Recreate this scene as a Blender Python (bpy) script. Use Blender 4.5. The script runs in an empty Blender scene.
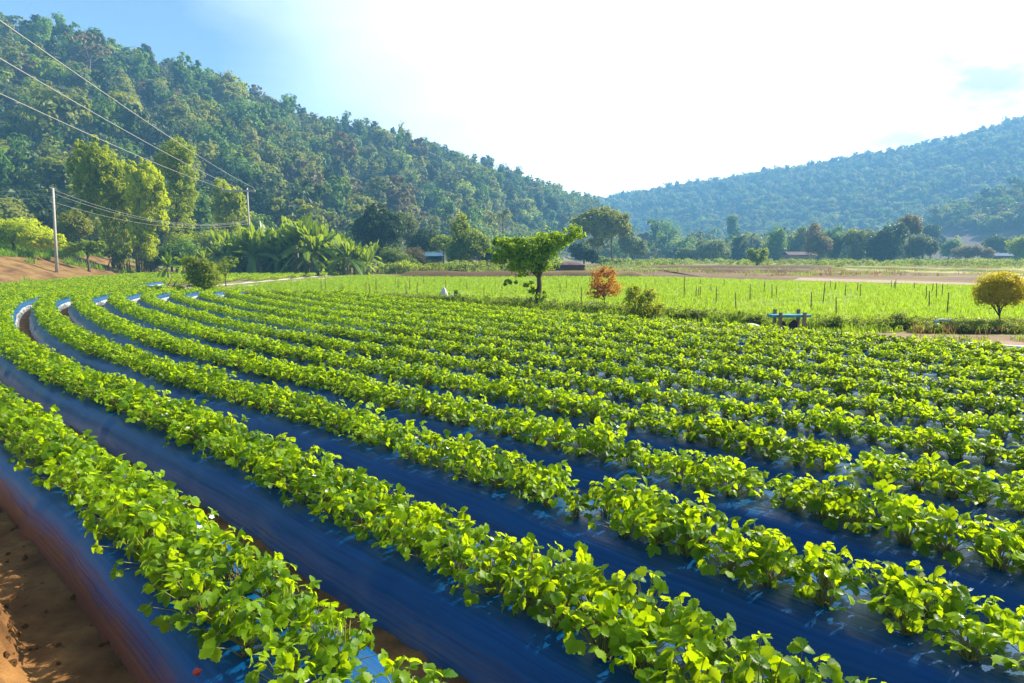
import bpy, math, random
import numpy as np
from mathutils import Vector, Matrix, Euler

SC = bpy.context.scene
COL = SC.collection
PI = math.pi
rad = math.radians

# ------------------------------------------------------------------ camera numbers (real place, metres)
CAM_Z, FPX, HOR = 2.17, 640.0, 256.0
PITCH = math.atan((341.5 - HOR) / FPX)
cp, sp_ = math.cos(PITCH), math.sin(PITCH)


def ray(px, py):
    dx = (px - 512) / FPX
    dy = -(py - 341.5) / FPX
    return np.array([dx, cp + dy * sp_, -sp_ + dy * cp])


def P(px, py, D):
    d = ray(px, py)
    return np.array([0, 0, CAM_Z]) + d * (D / d[1])


def G(px, py, z=0.0):
    d = ray(px, py)
    t = (z - CAM_Z) / d[2]
    return np.array([0, 0, CAM_Z]) + d * t


# ------------------------------------------------------------------ materials
def new_mat(name):
    m = bpy.data.materials.new(name)
    m.use_nodes = True
    nt = m.node_tree
    nt.nodes.clear()
    out = nt.nodes.new('ShaderNodeOutputMaterial')
    return m, nt, out


def N(nt, t, **kw):
    n = nt.nodes.new(t)
    for k, v in kw.items():
        if k in n.inputs.keys():
            n.inputs[k].default_value = v
        else:
            setattr(n, k, v)
    return n


def L(nt, a, ao, b, bi):
    nt.links.new(a.outputs[ao], b.inputs[bi])


def rgba(c):
    return (c[0], c[1], c[2], 1.0)


def ramp(nt, stops):
    r = nt.nodes.new('ShaderNodeValToRGB')
    el = r.color_ramp.elements
    while len(el) < len(stops):
        el.new(0.5)
    for e, (p, c) in zip(el, stops):
        e.position = p
        e.color = rgba(c)
    return r


def leaf_mat(name, dark, light, trans, tmix=0.45, scale=1.5, rough=0.5, spec=0.3, rnd=0.5):
    """two-tone foliage: patches of the two leaf colours, some light passing through the blades"""
    m, nt, out = new_mat(name)
    tc = N(nt, 'ShaderNodeTexCoord')
    no = N(nt, 'ShaderNodeTexNoise', Scale=scale, Detail=3.0)
    L(nt, tc, 'Object', no, 'Vector')
    oi = N(nt, 'ShaderNodeObjectInfo')
    mx = N(nt, 'ShaderNodeMath', operation='MULTIPLY_ADD')
    L(nt, oi, 'Random', mx, 0)
    mx.inputs[1].default_value = rnd
    ad = N(nt, 'ShaderNodeMath', operation='SUBTRACT')
    L(nt, no, 'Fac', ad, 0)
    ad.inputs[1].default_value = rnd * 0.5
    L(nt, ad, 0, mx, 2)
    r = ramp(nt, [(0.3, dark), (0.72, light)])
    L(nt, mx, 0, r, 'Fac')
    pr = N(nt, 'ShaderNodeBsdfPrincipled', Roughness=rough)
    pr.inputs['Specular IOR Level'].default_value = spec
    L(nt, r, 'Color', pr, 'Base Color')
    tr = N(nt, 'ShaderNodeBsdfTranslucent')
    mc = N(nt, 'ShaderNodeMix', data_type='RGBA', blend_type='MIX')
    mc.inputs[0].default_value = 0.75
    L(nt, r, 'Color', mc, 6)
    mc.inputs[7].default_value = rgba(trans)
    L(nt, mc, 2, tr, 'Color')
    ms = N(nt, 'ShaderNodeMixShader')
    ms.inputs[0].default_value = tmix
    L(nt, pr, 0, ms, 1)
    L(nt, tr, 0, ms, 2)
    L(nt, ms, 0, out, 'Surface')
    return m


def noise_mat(name, stops, scale=4.0, detail=6.0, rough=0.9, bump=0.3, bscale=None, spec=0.2, stretch=(1, 1, 1), coord='Object'):
    m, nt, out = new_mat(name)
    tc = N(nt, 'ShaderNodeTexCoord')
    mp = N(nt, 'ShaderNodeMapping')
    mp.inputs['Scale'].default_value = stretch
    L(nt, tc, coord, mp, 'Vector')
    no = N(nt, 'ShaderNodeTexNoise', Scale=scale, Detail=detail, Roughness=0.6)
    L(nt, mp, 0, no, 'Vector')
    r = ramp(nt, stops)
    L(nt, no, 'Fac', r, 'Fac')
    pr = N(nt, 'ShaderNodeBsdfPrincipled', Roughness=rough)
    pr.inputs['Specular IOR Level'].default_value = spec
    L(nt, r, 'Color', pr, 'Base Color')
    if bump:
        n2 = N(nt, 'ShaderNodeTexNoise', Scale=bscale or scale * 4, Detail=6.0, Roughness=0.65)
        L(nt, mp, 0, n2, 'Vector')
        b = N(nt, 'ShaderNodeBump', Strength=bump)
        b.inputs['Distance'].default_value = 0.05
        L(nt, n2, 'Fac', b, 'Height')
        L(nt, b, 0, pr, 'Normal')
    L(nt, pr, 0, out, 'Surface')
    return m


M = {}
M['berry_leaf'] = leaf_mat('strawberry_leaf', (0.05, 0.135, 0.003), (0.20, 0.335, 0.004), (0.66, 0.85, 0.003), 0.52, 11.0, 0.42, 0.22, 0.7)
M['berry_stem'] = noise_mat('strawberry_stem', [(0.3, (0.16, 0.22, 0.03)), (0.7, (0.30, 0.20, 0.06))], 30, rough=0.5, bump=0)
M['petal'] = noise_mat('petal', [(0.3, (0.75, 0.75, 0.68)), (0.7, (0.8, 0.8, 0.78))], 30, rough=0.6, bump=0)
M['berry'] = noise_mat('berry_red', [(0.3, (0.5, 0.02, 0.01)), (0.7, (0.62, 0.06, 0.02))], 60, rough=0.3, bump=0.3, spec=0.5)
M['bark'] = noise_mat('bark', [(0.3, (0.06, 0.04, 0.025)), (0.7, (0.16, 0.115, 0.075))], 6, bump=0.5, stretch=(1, 1, .25))
M['bark_pale'] = noise_mat('bark_pale', [(0.3, (0.14, 0.11, 0.08)), (0.7, (0.3, 0.25, 0.19))], 6, bump=0.4, stretch=(1, 1, .25))
M['bamboo_cane'] = noise_mat('bamboo_cane', [(0.3, (0.10, 0.09, 0.02)), (0.7, (0.22, 0.18, 0.05))], 3, bump=0.1)
M['stake'] = noise_mat('stake_wood', [(0.3, (0.10, 0.075, 0.03)), (0.7, (0.20, 0.15, 0.06))], 10, bump=0.3, stretch=(1, 1, .2))
M['plank'] = noise_mat('post_wood', [(0.3, (0.16, 0.11, 0.07)), (0.7, (0.34, 0.25, 0.16))], 8, bump=0.3, stretch=(1, 1, .2))
M['concrete'] = noise_mat('pole_concrete', [(0.3, (0.36, 0.33, 0.29)), (0.7, (0.5, 0.46, 0.42))], 5, bump=0.1)
M['wire'] = noise_mat('wire_aluminium', [(0.3, (0.32, 0.31, 0.28)), (0.7, (0.45, 0.43, 0.4))], 5, bump=0, rough=0.45)
M['teal_paint'] = noise_mat('teal_paint', [(0.35, (0.03, 0.22, 0.28)), (0.7, (0.08, 0.36, 0.42))], 7, bump=0.1, rough=0.5)
M['blue_roof'] = noise_mat('blue_roof', [(0.35, (0.02, 0.07, 0.14)), (0.7, (0.05, 0.13, 0.22))], 1.5, bump=0.1, rough=0.8)
M['hut_wall'] = noise_mat('hut_wall', [(0.35, (0.02, 0.12, 0.13)), (0.7, (0.06, 0.22, 0.22))], 1.5, bump=0.1)
M['dark_cloth'] = noise_mat('dark_cloth', [(0.3, (0.025, 0.018, 0.03)), (0.7, (0.08, 0.05, 0.075))], 8, bump=0.4)
M['white_cloth'] = noise_mat('white_cloth', [(0.3, (0.6, 0.56, 0.55)), (0.7, (0.8, 0.76, 0.74))], 8, bump=0.3)
M['stone'] = noise_mat('stone', [(0.3, (0.30, 0.25, 0.22)), (0.7, (0.55, 0.47, 0.42))], 7, bump=0.5)
M['pvc'] = noise_mat('pvc_white', [(0.3, (0.6, 0.62, 0.68)), (0.7, (0.75, 0.76, 0.8))], 5, bump=0, rough=0.4)
M['pvc_blue'] = noise_mat('pvc_blue', [(0.3, (0.03, 0.18, 0.42)), (0.7, (0.05, 0.26, 0.5))], 5, bump=0, rough=0.4)
M['straw'] = noise_mat('old_straw', [(0.3, (0.05, 0.032, 0.018)), (0.7, (0.14, 0.09, 0.05))], 5, bump=0.8, stretch=(1, 1, 4))
M['brown_roof'] = noise_mat('brown_roof', [(0.3, (0.09, 0.06, 0.06)), (0.7, (0.2, 0.13, 0.12))], 2, bump=0.4)
M['soil'] = noise_mat('brown_soil', [(0.25, (0.075, 0.034, 0.011)), (0.5, (0.24, 0.115, 0.036)), (0.75, (0.46, 0.24, 0.075))], 2.6, detail=12, bump=1.0, bscale=22)
M['ground'] = noise_mat('valley_ground', [(0.3, (0.13, 0.08, 0.045)), (0.5, (0.20, 0.16, 0.055)), (0.7, (0.17, 0.22, 0.045))], 0.12, detail=9, bump=0.4, bscale=3)
M['bank'] = noise_mat('orange_earth', [(0.3, (0.08, 0.042, 0.016)), (0.46, (0.17, 0.09, 0.032)), (0.6, (0.24, 0.145, 0.05)), (0.72, (0.16, 0.17, 0.03))], 0.7, detail=12, bump=1.0, bscale=5)
M['brown_field'] = noise_mat('ploughed_earth', [(0.3, (0.075, 0.042, 0.020)), (0.5, (0.15, 0.085, 0.038)), (0.62, (0.20, 0.16, 0.04)), (0.8, (0.20, 0.125, 0.055))], 0.25, detail=10, bump=0.8, bscale=2, stretch=(.3, 1, 1))
M['pale_field'] = noise_mat('pale_dry_earth', [(0.3, (0.26, 0.18, 0.11)), (0.7, (0.38, 0.28, 0.19))], 0.4, detail=8, bump=0.4, stretch=(.3, 1, 1))
M['yellow_field'] = noise_mat('stubble', [(0.3, (0.16, 0.16, 0.035)), (0.5, (0.30, 0.29, 0.06)), (0.7, (0.38, 0.33, 0.12))], 0.22, detail=9, bump=0.5, stretch=(.25, 1, 1))
M['green_field'] = noise_mat('young_green', [(0.3, (0.15, 0.17, 0.03)), (0.7, (0.22, 0.32, 0.03))], 0.35, detail=9, bump=0.6, bscale=9)
M['track'] = noise_mat('dusty_track', [(0.3, (0.16, 0.095, 0.05)), (0.7, (0.34, 0.23, 0.14))], 0.8, detail=9, bump=0.6, bscale=8)
M['hill'] = noise_mat('forest_floor', [(0.3, (0.02, 0.03, 0.01)), (0.7, (0.06, 0.07, 0.02))], 0.1, bump=0)
M['cleared'] = noise_mat('cleared_slope', [(0.3, (0.045, 0.032, 0.022)), (0.7, (0.10, 0.065, 0.04))], 0.05, bump=0)
M['grass'] = leaf_mat('grass_blade', (0.07, 0.16, 0.012), (0.17, 0.30, 0.02), (0.50, 0.72, 0.02), 0.5, 0.3, 0.6, 0.2, 0.5)
M['seedling'] = leaf_mat('seedling_blade', (0.10, 0.19, 0.012), (0.22, 0.34, 0.02), (0.55, 0.76, 0.03), 0.46, 0.5, 0.7, 0.15, 0.8)
M['dry_grass'] = leaf_mat('dry_grass_blade', (0.12, 0.07, 0.035), (0.26, 0.16, 0.07), (0.42, 0.22, 0.09), 0.4, 0.6, 0.8, 0.1, 0.6)
M['leaf_bright'] = leaf_mat('leaf_bright', (0.06, 0.15, 0.005), (0.19, 0.32, 0.008), (0.58, 0.76, 0.012), 0.5, 1.6)
M['leaf_shrub'] = leaf_mat('leaf_shrub', (0.08, 0.16, 0.008), (0.24, 0.28, 0.015), (0.55, 0.62, 0.02), 0.46, 2.2)
M['leaf_red'] = leaf_mat('leaf_red', (0.22, 0.09, 0.012), (0.62, 0.22, 0.015), (0.95, 0.40, 0.03), 0.46, 3.0)
M['leaf_mixed'] = leaf_mat('leaf_mixed', (0.11, 0.24, 0.010), (0.32, 0.30, 0.02), (0.70, 0.74, 0.03), 0.46, 2.4)
M['leaf_yellow'] = leaf_mat('leaf_yellow', (0.42, 0.33, 0.006), (0.70, 0.60, 0.010), (0.95, 0.85, 0.015), 0.42, 4.0)
M['leaf_bamboo'] = leaf_mat('leaf_bamboo', (0.17, 0.25, 0.004), (0.52, 0.58, 0.006), (0.86, 0.92, 0.010), 0.52, 0.9)
M['leaf_vine'] = leaf_mat('leaf_vine', (0.08, 0.16, 0.005), (0.27, 0.33, 0.008), (0.62, 0.70, 0.012), 0.48, 0.7)
M['leaf_banana'] = leaf_mat('leaf_banana', (0.05, 0.13, 0.008), (0.20, 0.29, 0.018), (0.48, 0.62, 0.02), 0.44, 0.6, 0.42, 0.4)
M['leaf_dark'] = leaf_mat('leaf_dark', (0.018, 0.045, 0.010), (0.05, 0.09, 0.015), (0.12, 0.2, 0.02), 0.35, 0.5)
M['leaf_olive'] = leaf_mat('leaf_olive', (0.08, 0.12, 0.008), (0.26, 0.27, 0.015), (0.50, 0.54, 0.02), 0.4, 0.4)
M['leaf_green'] = leaf_mat('leaf_green', (0.04, 0.11, 0.010), (0.14, 0.24, 0.018), (0.30, 0.48, 0.02), 0.4, 0.3)
M['leaf_grey'] = leaf_mat('leaf_grey', (0.07, 0.11, 0.03), (0.18, 0.21, 0.06), (0.34, 0.38, 0.09), 0.4, 0.3)
M['leaf_tan'] = leaf_mat('leaf_tan', (0.12, 0.10, 0.03), (0.24, 0.19, 0.06), (0.42, 0.34, 0.08), 0.4, 0.3)
M['leaf_pale'] = leaf_mat('leaf_pale', (0.10, 0.14, 0.04), (0.20, 0.25, 0.08), (0.36, 0.44, 0.12), 0.4, 0.5)
M['leaf_lime'] = leaf_mat('leaf_lime', (0.12, 0.20, 0.008), (0.28, 0.36, 0.012), (0.58, 0.70, 0.015), 0.42, 0.7)
M['leaf_weed'] = leaf_mat('leaf_weed', (0.08, 0.15, 0.015), (0.22, 0.28, 0.04), (0.46, 0.55, 0.04), 0.42, 3.0)


def film_mat(name='mulch_film', dust=.26, dcol=(0.15, 0.13, 0.12), inner=None):
    """mulch film: navy plastic, fine streaks along the bed, dust on the lower sides"""
    m, nt, out = new_mat(name)
    uv = N(nt, 'ShaderNodeUVMap', uv_map='UVMap')
    mp = N(nt, 'ShaderNodeMapping')
    mp.inputs['Scale'].default_value = (0.9, 42, 1)
    L(nt, uv, 0, mp, 'Vector')
    streak = N(nt, 'ShaderNodeTexNoise', Scale=1.0, Detail=4.0)
    L(nt, mp, 0, streak, 'Vector')
    mp2 = N(nt, 'ShaderNodeMapping')
    mp2.inputs['Scale'].default_value = (1.6, 4.0, 1)
    L(nt, uv, 0, mp2, 'Vector')
    blot = N(nt, 'ShaderNodeTexNoise', Scale=1.3, Detail=5.0, Roughness=0.6)
    L(nt, mp2, 0, blot, 'Vector')
    base = ramp(nt, [(0.3, (0.001, 0.042, 0.145)), (0.7, (0.0015, 0.076, 0.235))])
    L(nt, streak, 'Fac', base, 'Fac')
    geo = N(nt, 'ShaderNodeNewGeometry')
    sep = N(nt, 'ShaderNodeSeparateXYZ')
    L(nt, geo, 'Position', sep, 0)
    # dust: more towards the foot of the bed, broken up by the blotches
    mr = N(nt, 'ShaderNodeMapRange')
    mr.inputs['From Min'].default_value = 0.25
    mr.inputs['From Max'].default_value = 0.0
    L(nt, sep, 'Z', mr, 'Value')
    ml = N(nt, 'ShaderNodeMath', operation='MULTIPLY_ADD')
    L(nt, mr, 0, ml, 0)
    ml.inputs[1].default_value = dust
    sb = N(nt, 'ShaderNodeMath', operation='SUBTRACT')
    L(nt, blot, 'Fac', sb, 0)
    sb.inputs[1].default_value = 0.55
    L(nt, sb, 0, ml, 2)
    dr = ramp(nt, [(0.12, (0, 0, 0)), (0.6, (0.85, 0.85, 0.85))])
    L(nt, ml, 0, dr, 'Fac')
    mc = N(nt, 'ShaderNodeMix', data_type='RGBA')
    L(nt, dr, 'Color', mc, 0)
    L(nt, base, 'Color', mc, 6)
    mc.inputs[7].default_value = rgba(dcol)
    pr = N(nt, 'ShaderNodeBsdfPrincipled')
    L(nt, mc, 2, pr, 'Base Color')
    rr = N(nt, 'ShaderNodeMapRange')
    rr.inputs['To Min'].default_value = 0.24
    rr.inputs['To Max'].default_value = 0.44
    L(nt, streak, 'Fac', rr, 'Value')
    L(nt, rr, 0, pr, 'Roughness')
    pr.inputs['Specular IOR Level'].default_value = 0.27
    b = N(nt, 'ShaderNodeBump', Strength=0.35)
    b.inputs['Distance'].default_value = 0.012
    L(nt, streak, 'Fac', b, 'Height')
    b2 = N(nt, 'ShaderNodeBump', Strength=0.3)
    b2.inputs['Distance'].default_value = 0.02
    L(nt, blot, 'Fac', b2, 'Height')
    L(nt, b, 0, b2, 'Normal')
    L(nt, b2, 0, pr, 'Normal')
    L(nt, pr, 0, out, 'Surface')
    return m


M['film'] = film_mat()
M['film_dusty'] = film_mat('dusty_mulch_film', 1.15, (0.20, 0.088, 0.036))
M['film_glint'] = noise_mat('painted_glint_film', [(0.3, (0.28, 0.28, 0.29)), (0.7, (0.52, 0.51, 0.50))], 3, rough=0.35, bump=0.3, spec=0.6)  # pale tone paints the sun glint on the film into its colour
M['film_pale'] = noise_mat('film_pale', [(0.3, (0.30, 0.27, 0.24)), (0.7, (0.62, 0.58, 0.54))], 1.2, rough=0.3, bump=0.4, spec=0.5)


# ------------------------------------------------------------------ mesh assembling
class MB:
    def __init__(self):
        self.V, self.T, self.Q, self.n = [], [], [], 0
        self.mt, self.mq = [], []
        self.smooth = True

    def add(self, V, T=None, Q=None, mat=0):
        V = np.asarray(V, float)
        self.V.append(V)
        if T is not None and len(T):
            T = np.asarray(T, int)
            self.T.append(T + self.n)
            self.mt.append(np.full(len(T), mat))
        if Q is not None and len(Q):
            Q = np.asarray(Q, int)
            self.Q.append(Q + self.n)
            self.mq.append(np.full(len(Q), mat))
        self.n += len(V)
        return self

    def mesh(self, name, mats, smooth=False, uv=None):
        V = np.concatenate(self.V)
        T = np.concatenate(self.T) if self.T else np.zeros((0, 3), int)
        Q = np.concatenate(self.Q) if self.Q else np.zeros((0, 4), int)
        me = bpy.data.meshes.new(name)
        me.vertices.add(len(V))
        me.vertices.foreach_set('co', V.astype(np.float32).ravel())
        loops = np.concatenate([T.ravel(), Q.ravel()])
        me.loops.add(len(loops))
        me.loops.foreach_set('vertex_index', loops.astype(np.int32))
        cnt = np.concatenate([np.full(len(T), 3), np.full(len(Q), 4)])
        st = np.concatenate([[0], np.cumsum(cnt)[:-1]]) if len(cnt) else cnt
        me.polygons.add(len(cnt))
        me.polygons.foreach_set('loop_start', st.astype(np.int32))
        mi = np.concatenate([*(self.mt or [np.zeros(0)]), *(self.mq or [np.zeros(0)])])
        me.polygons.foreach_set('material_index', mi.astype(np.int32))
        if uv is not None:
            lay = me.uv_layers.new(name='UVMap')
            lay.data.foreach_set('uv', np.asarray(uv, np.float32)[loops].ravel())
        for m in mats:
            me.materials.append(m)
        me.update(calc_edges=True)
        me.polygons.foreach_set('use_smooth', np.full(len(cnt), bool(smooth)))
        me.validate()
        return me


def link(name, me, parent=None, loc=None):
    o = bpy.data.objects.new(name, me)
    COL.objects.link(o)
    if parent is not None:
        o.parent = parent
    if loc is not None:
        o.location = loc
    return o


def tag(o, label=None, cat=None, group=None, kind=None):
    if label:
        o['label'] = label
    if cat:
        o['category'] = cat
    if group:
        o['group'] = group
    if kind:
        o['kind'] = kind
    return o


def thing(name, label, cat, loc=(0, 0, 0), rz=0.0, group=None):
    o = bpy.data.objects.new(name, None)
    o.empty_display_size = 0.2
    COL.objects.link(o)
    o.location = tuple(float(c) for c in loc)
    o.rotation_euler = (0, 0, rz)
    return tag(o, label, cat, group)


def tube(mb, pts, rads, sides=6, mat=0, cap=True):
    pts = np.asarray(pts, float)
    n = len(pts)
    rads = np.broadcast_to(rads, (n,)) if np.ndim(rads) == 0 else np.asarray(rads, float)
    tg = np.gradient(pts, axis=0)
    tg /= np.linalg.norm(tg, axis=1)[:, None] + 1e-9
    ref = np.array([1.0, 0, 0]) if abs(tg[0, 2]) > 0.7 else np.array([0, 0, 1.0])
    u = np.cross(tg, ref)
    u /= np.linalg.norm(u, axis=1)[:, None] + 1e-9
    v = np.cross(tg, u)
    a = np.linspace(0, 2 * PI, sides, endpoint=False)
    V = pts[:, None] + rads[:, None, None] * (np.cos(a)[None, :, None] * u[:, None] + np.sin(a)[None, :, None] * v[:, None])
    V = V.reshape(-1, 3)
    i, k = np.meshgrid(np.arange(n - 1), np.arange(sides), indexing='ij')
    k2 = (k + 1) % sides
    Q = np.stack([i * sides + k, i * sides + k2, (i + 1) * sides + k2, (i + 1) * sides + k], -1).reshape(-1, 4)
    T = []
    if cap:
        V = np.concatenate([V, pts[:1], pts[-1:]])
        a0, a1 = n * sides, n * sides + 1
        for k in range(sides):
            T.append((a0, (k + 1) % sides, k))
            T.append((a1, (n - 1) * sides + k, (n - 1) * sides + (k + 1) % sides))
    mb.add(V, T, Q, mat)


def box(mb, c, s, mat=0, rz=0.0, tilt=0.0, bev=0.0):
    """box with chamfered vertical and top edges"""
    x, y, z = s[0] / 2, s[1] / 2, s[2] / 2
    b = bev or min(x, y, z) * 0.12
    ring = lambda hx, hy, hz: [(-hx + b, -hy, hz), (hx - b, -hy, hz), (hx, -hy + b, hz), (hx, hy - b, hz), (hx - b, hy, hz), (-hx + b, hy, hz), (-hx, hy - b, hz), (-hx, -hy + b, hz)]
    V = np.array(ring(x - b, y - b, -z) + ring(x, y, -z + b) + ring(x, y, z - b) + ring(x - b, y - b, z), float)
    Q = []
    for r in range(3):
        for k in range(8):
            Q.append((r * 8 + k, r * 8 + (k + 1) % 8, r * 8 + 8 + (k + 1) % 8, r * 8 + 8 + k))
    for o_, f in ((0, 1), (24, 0)):
        c8 = [(0, 1, 2, 3), (0, 3, 4, 7), (4, 5, 6, 7)]
        for q in c8:
            q = tuple(o_ + i for i in q)
            Q.append(q[::-1] if f else q)
    if tilt:
        R = np.array(Matrix.Rotation(tilt, 3, 'X'))
        V = V @ R.T
    if rz:
        R = np.array(Matrix.Rotation(rz, 3, 'Z'))
        V = V @ R.T
    mb.add(V + np.asarray(c, float), None, Q, mat)


def unit(v):
    return v / (np.linalg.norm(v, axis=-1, keepdims=True) + 1e-9)


def cards(mb, C, Nrm, size, rng, mat=0, aspect=0.55, fold=0.18, droop=None):
    """leaf blades: one folded kite per centre"""
    n = len(C)
    t = rng.normal(size=(n, 3))
    if droop is not None:
        t = t * 0.45 + np.asarray(droop)[None]
    t = unit(t - Nrm * (t * Nrm).sum(1)[:, None])
    b = np.cross(Nrm, t)
    s = size * rng.uniform(0.6, 1.3, n)[:, None]
    w = s * aspect
    V = np.stack([C - t * s * 0.5, C - t * s * 0.02 + b * w * 0.5 + Nrm * s * fold * 0.5, C + t * s * 0.5 - Nrm * s * fold * 0.6, C - t * s * 0.02 - b * w * 0.5 + Nrm * s * fold * 0.5], 1).reshape(-1, 3)
    i = np.arange(n)[:, None] * 4
    T = np.concatenate([i + np.array([[0, 1, 2]]), i + np.array([[0, 2, 3]])])
    mb.add(V, T, None, mat)


def crown(mb, lobes, nclump, per, leaf, rng, mat=0, clump=0.32, shell=0.55, up=0.35, droop=None, aspect=0.62, flat=0.8, jit=0.38):
    """foliage of a crown: leaf blades in clumps that sit in the outer part of each lobe (cx,cy,cz,rx,ry,rz)"""
    lobes = np.asarray(lobes, float)
    vol = (lobes[:, 3] * lobes[:, 4] * lobes[:, 5]) ** (2 / 3)
    pick = rng.choice(len(lobes), nclump, p=vol / vol.sum())
    d = unit(rng.normal(size=(nclump, 3)))
    r = shell + (1 - shell) * rng.uniform(0, 1, nclump) ** 0.7
    Lb = lobes[pick]
    cc = Lb[:, :3] + d * r[:, None] * Lb[:, 3:6]
    cr = clump * Lb[:, 3:6].min(1) * rng.uniform(0.55, 1.25, nclump)
    o = unit(rng.normal(size=(nclump * per, 3))) * rng.uniform(0.2, 1, (nclump * per, 1)) ** 0.6
    o[:, 2] *= flat
    idx = np.repeat(np.arange(nclump), per)
    C = cc[idx] + o * cr[idx][:, None]
    nr = unit(0.75 * o + 0.55 * d[idx] + np.array([0, 0, up]) + rng.normal(size=C.shape) * jit)
    cards(mb, C, nr, leaf, rng, mat, aspect, droop=droop)
    return cc


def limbs(mb, base, top, r0, targets, rng, mat=0, sides=7, bend=0.1):
    """tapered trunk from base to top, then limbs out to the targets"""
    base, top = np.asarray(base, float), np.asarray(top, float)
    t = np.linspace(0, 1, 7)[:, None]
    h = np.linalg.norm(top - base)
    pts = base + (top - base) * t + np.concatenate([[[0, 0, 0]], rng.normal(size=(6, 3)) * bend * h * 0.12 * np.array([1, 1, .2])]) * np.sin(t * PI)
    rr = r0 * (1 - 0.55 * t[:, 0])
    rr[0] *= 1.35
    tube(mb, pts, rr, sides, mat)
    for tg in targets:
        tg = np.asarray(tg, float)
        s = rng.uniform(0.6, 1.0)
        st = pts[0] + (pts[-1] - pts[0]) * s
        st = pts[min(6, int(round(s * 6)))]
        mid = (st + tg) / 2 + np.array([0, 0, 0.12 * np.linalg.norm(tg - st)])
        q = np.linspace(0, 1, 5)[:, None]
        pp = st * (1 - q) ** 2 + 2 * mid * q * (1 - q) + tg * q ** 2
        tube(mb, pp, r0 * 0.42 * (1 - 0.8 * q[:, 0]) + 0.003, 5, mat)


# ------------------------------------------------------------------ instancing of what nobody could count
def stuff(name, pts, rot, scl, var, templates, label, cat, mat_note=None):
    """one object: its vertices carry a copy of a template plant each"""
    pts = np.asarray(pts, np.float32)
    n = len(pts)
    me = bpy.data.meshes.new(name)
    me.vertices.add(n)
    me.vertices.foreach_set('co', pts.ravel())
    for an, ty, key, dat in (('rot', 'FLOAT_VECTOR', 'vector', rot), ('scl', 'FLOAT_VECTOR', 'vector', scl), ('var', 'INT', 'value', var)):
        a = me.attributes.new(an, ty, 'POINT')
        a.data.foreach_set(key, np.asarray(dat, np.int32 if ty == 'INT' else np.float32).ravel())
    me.update()
    o = link(name, me)
    tag(o, label, cat, kind='stuff')
    ng = bpy.data.node_groups.new(name + '_spread', 'GeometryNodeTree')
    ng.interface.new_socket('Geometry', in_out='INPUT', socket_type='NodeSocketGeometry')
    ng.interface.new_socket('Geometry', in_out='OUTPUT', socket_type='NodeSocketGeometry')
    gi = ng.nodes.new('NodeGroupInput')
    go = ng.nodes.new('NodeGroupOutput')
    m2p = ng.nodes.new('GeometryNodeMeshToPoints')
    ng.links.new(gi.outputs[0], m2p.inputs['Mesh'])
    iop = ng.nodes.new('GeometryNodeInstanceOnPoints')
    ng.links.new(m2p.outputs[0], iop.inputs['Points'])
    join = ng.nodes.new('GeometryNodeJoinGeometry')
    for t in templates[::-1]:
        oi = ng.nodes.new('GeometryNodeObjectInfo')
        oi.inputs['Object'].default_value = t
        oi.inputs['As Instance'].default_value = True
        ng.links.new(oi.outputs['Geometry'], join.inputs[0])
    ng.links.new(join.outputs[0], iop.inputs['Instance'])
    iop.inputs['Pick Instance'].default_value = True

    def attr(nm, ty):
        a = ng.nodes.new('GeometryNodeInputNamedAttribute')
        a.data_type = ty
        a.inputs['Name'].default_value = nm
        return a
    ng.links.new(attr('var', 'INT').outputs['Attribute'], iop.inputs['Instance Index'])
    e2r = ng.nodes.new('FunctionNodeEulerToRotation')
    ng.links.new(attr('rot', 'FLOAT_VECTOR').outputs['Attribute'], e2r.inputs[0])
    ng.links.new(e2r.outputs[0], iop.inputs['Rotation'])
    ng.links.new(attr('scl', 'FLOAT_VECTOR').outputs['Attribute'], iop.inputs['Scale'])
    ng.links.new(iop.outputs[0], go.inputs[0])
    md = o.modifiers.new('spread', 'NODES')
    md.node_group = ng
    return o


def template(name, me):
    return bpy.data.objects.new(name, me)       # never linked: only a pattern for the spread


# ------------------------------------------------------------------ value noise for terrain
_rs = np.random.RandomState(5)
_tab = _rs.uniform(-1, 1, (256, 256))


def vnoise(x, y):
    x, y = np.asarray(x, float), np.asarray(y, float)
    xi, yi = np.floor(x).astype(int), np.floor(y).astype(int)
    fx, fy = x - xi, y - yi
    fx, fy = fx * fx * (3 - 2 * fx), fy * fy * (3 - 2 * fy)
    g = lambda a, b: _tab[a % 256, b % 256]
    return (g(xi, yi) * (1 - fx) + g(xi + 1, yi) * fx) * (1 - fy) + (g(xi, yi + 1) * (1 - fx) + g(xi + 1, yi + 1) * fx) * fy


def fbm(x, y, o=4):
    s, a = 0, 1.0
    for k in range(o):
        s = s + a * vnoise(x * 2 ** k + 17 * k, y * 2 ** k - 9 * k)
        a *= 0.5
    return s


def smooth(t):
    t = np.clip(t, 0, 1)
    return t * t * (3 - 2 * t)


# left hill, far ridge and near spur: foot and crest lines over the bearing b = x / y
def bx(p):
    return (np.asarray(p, float) - 512) / FPX


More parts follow.
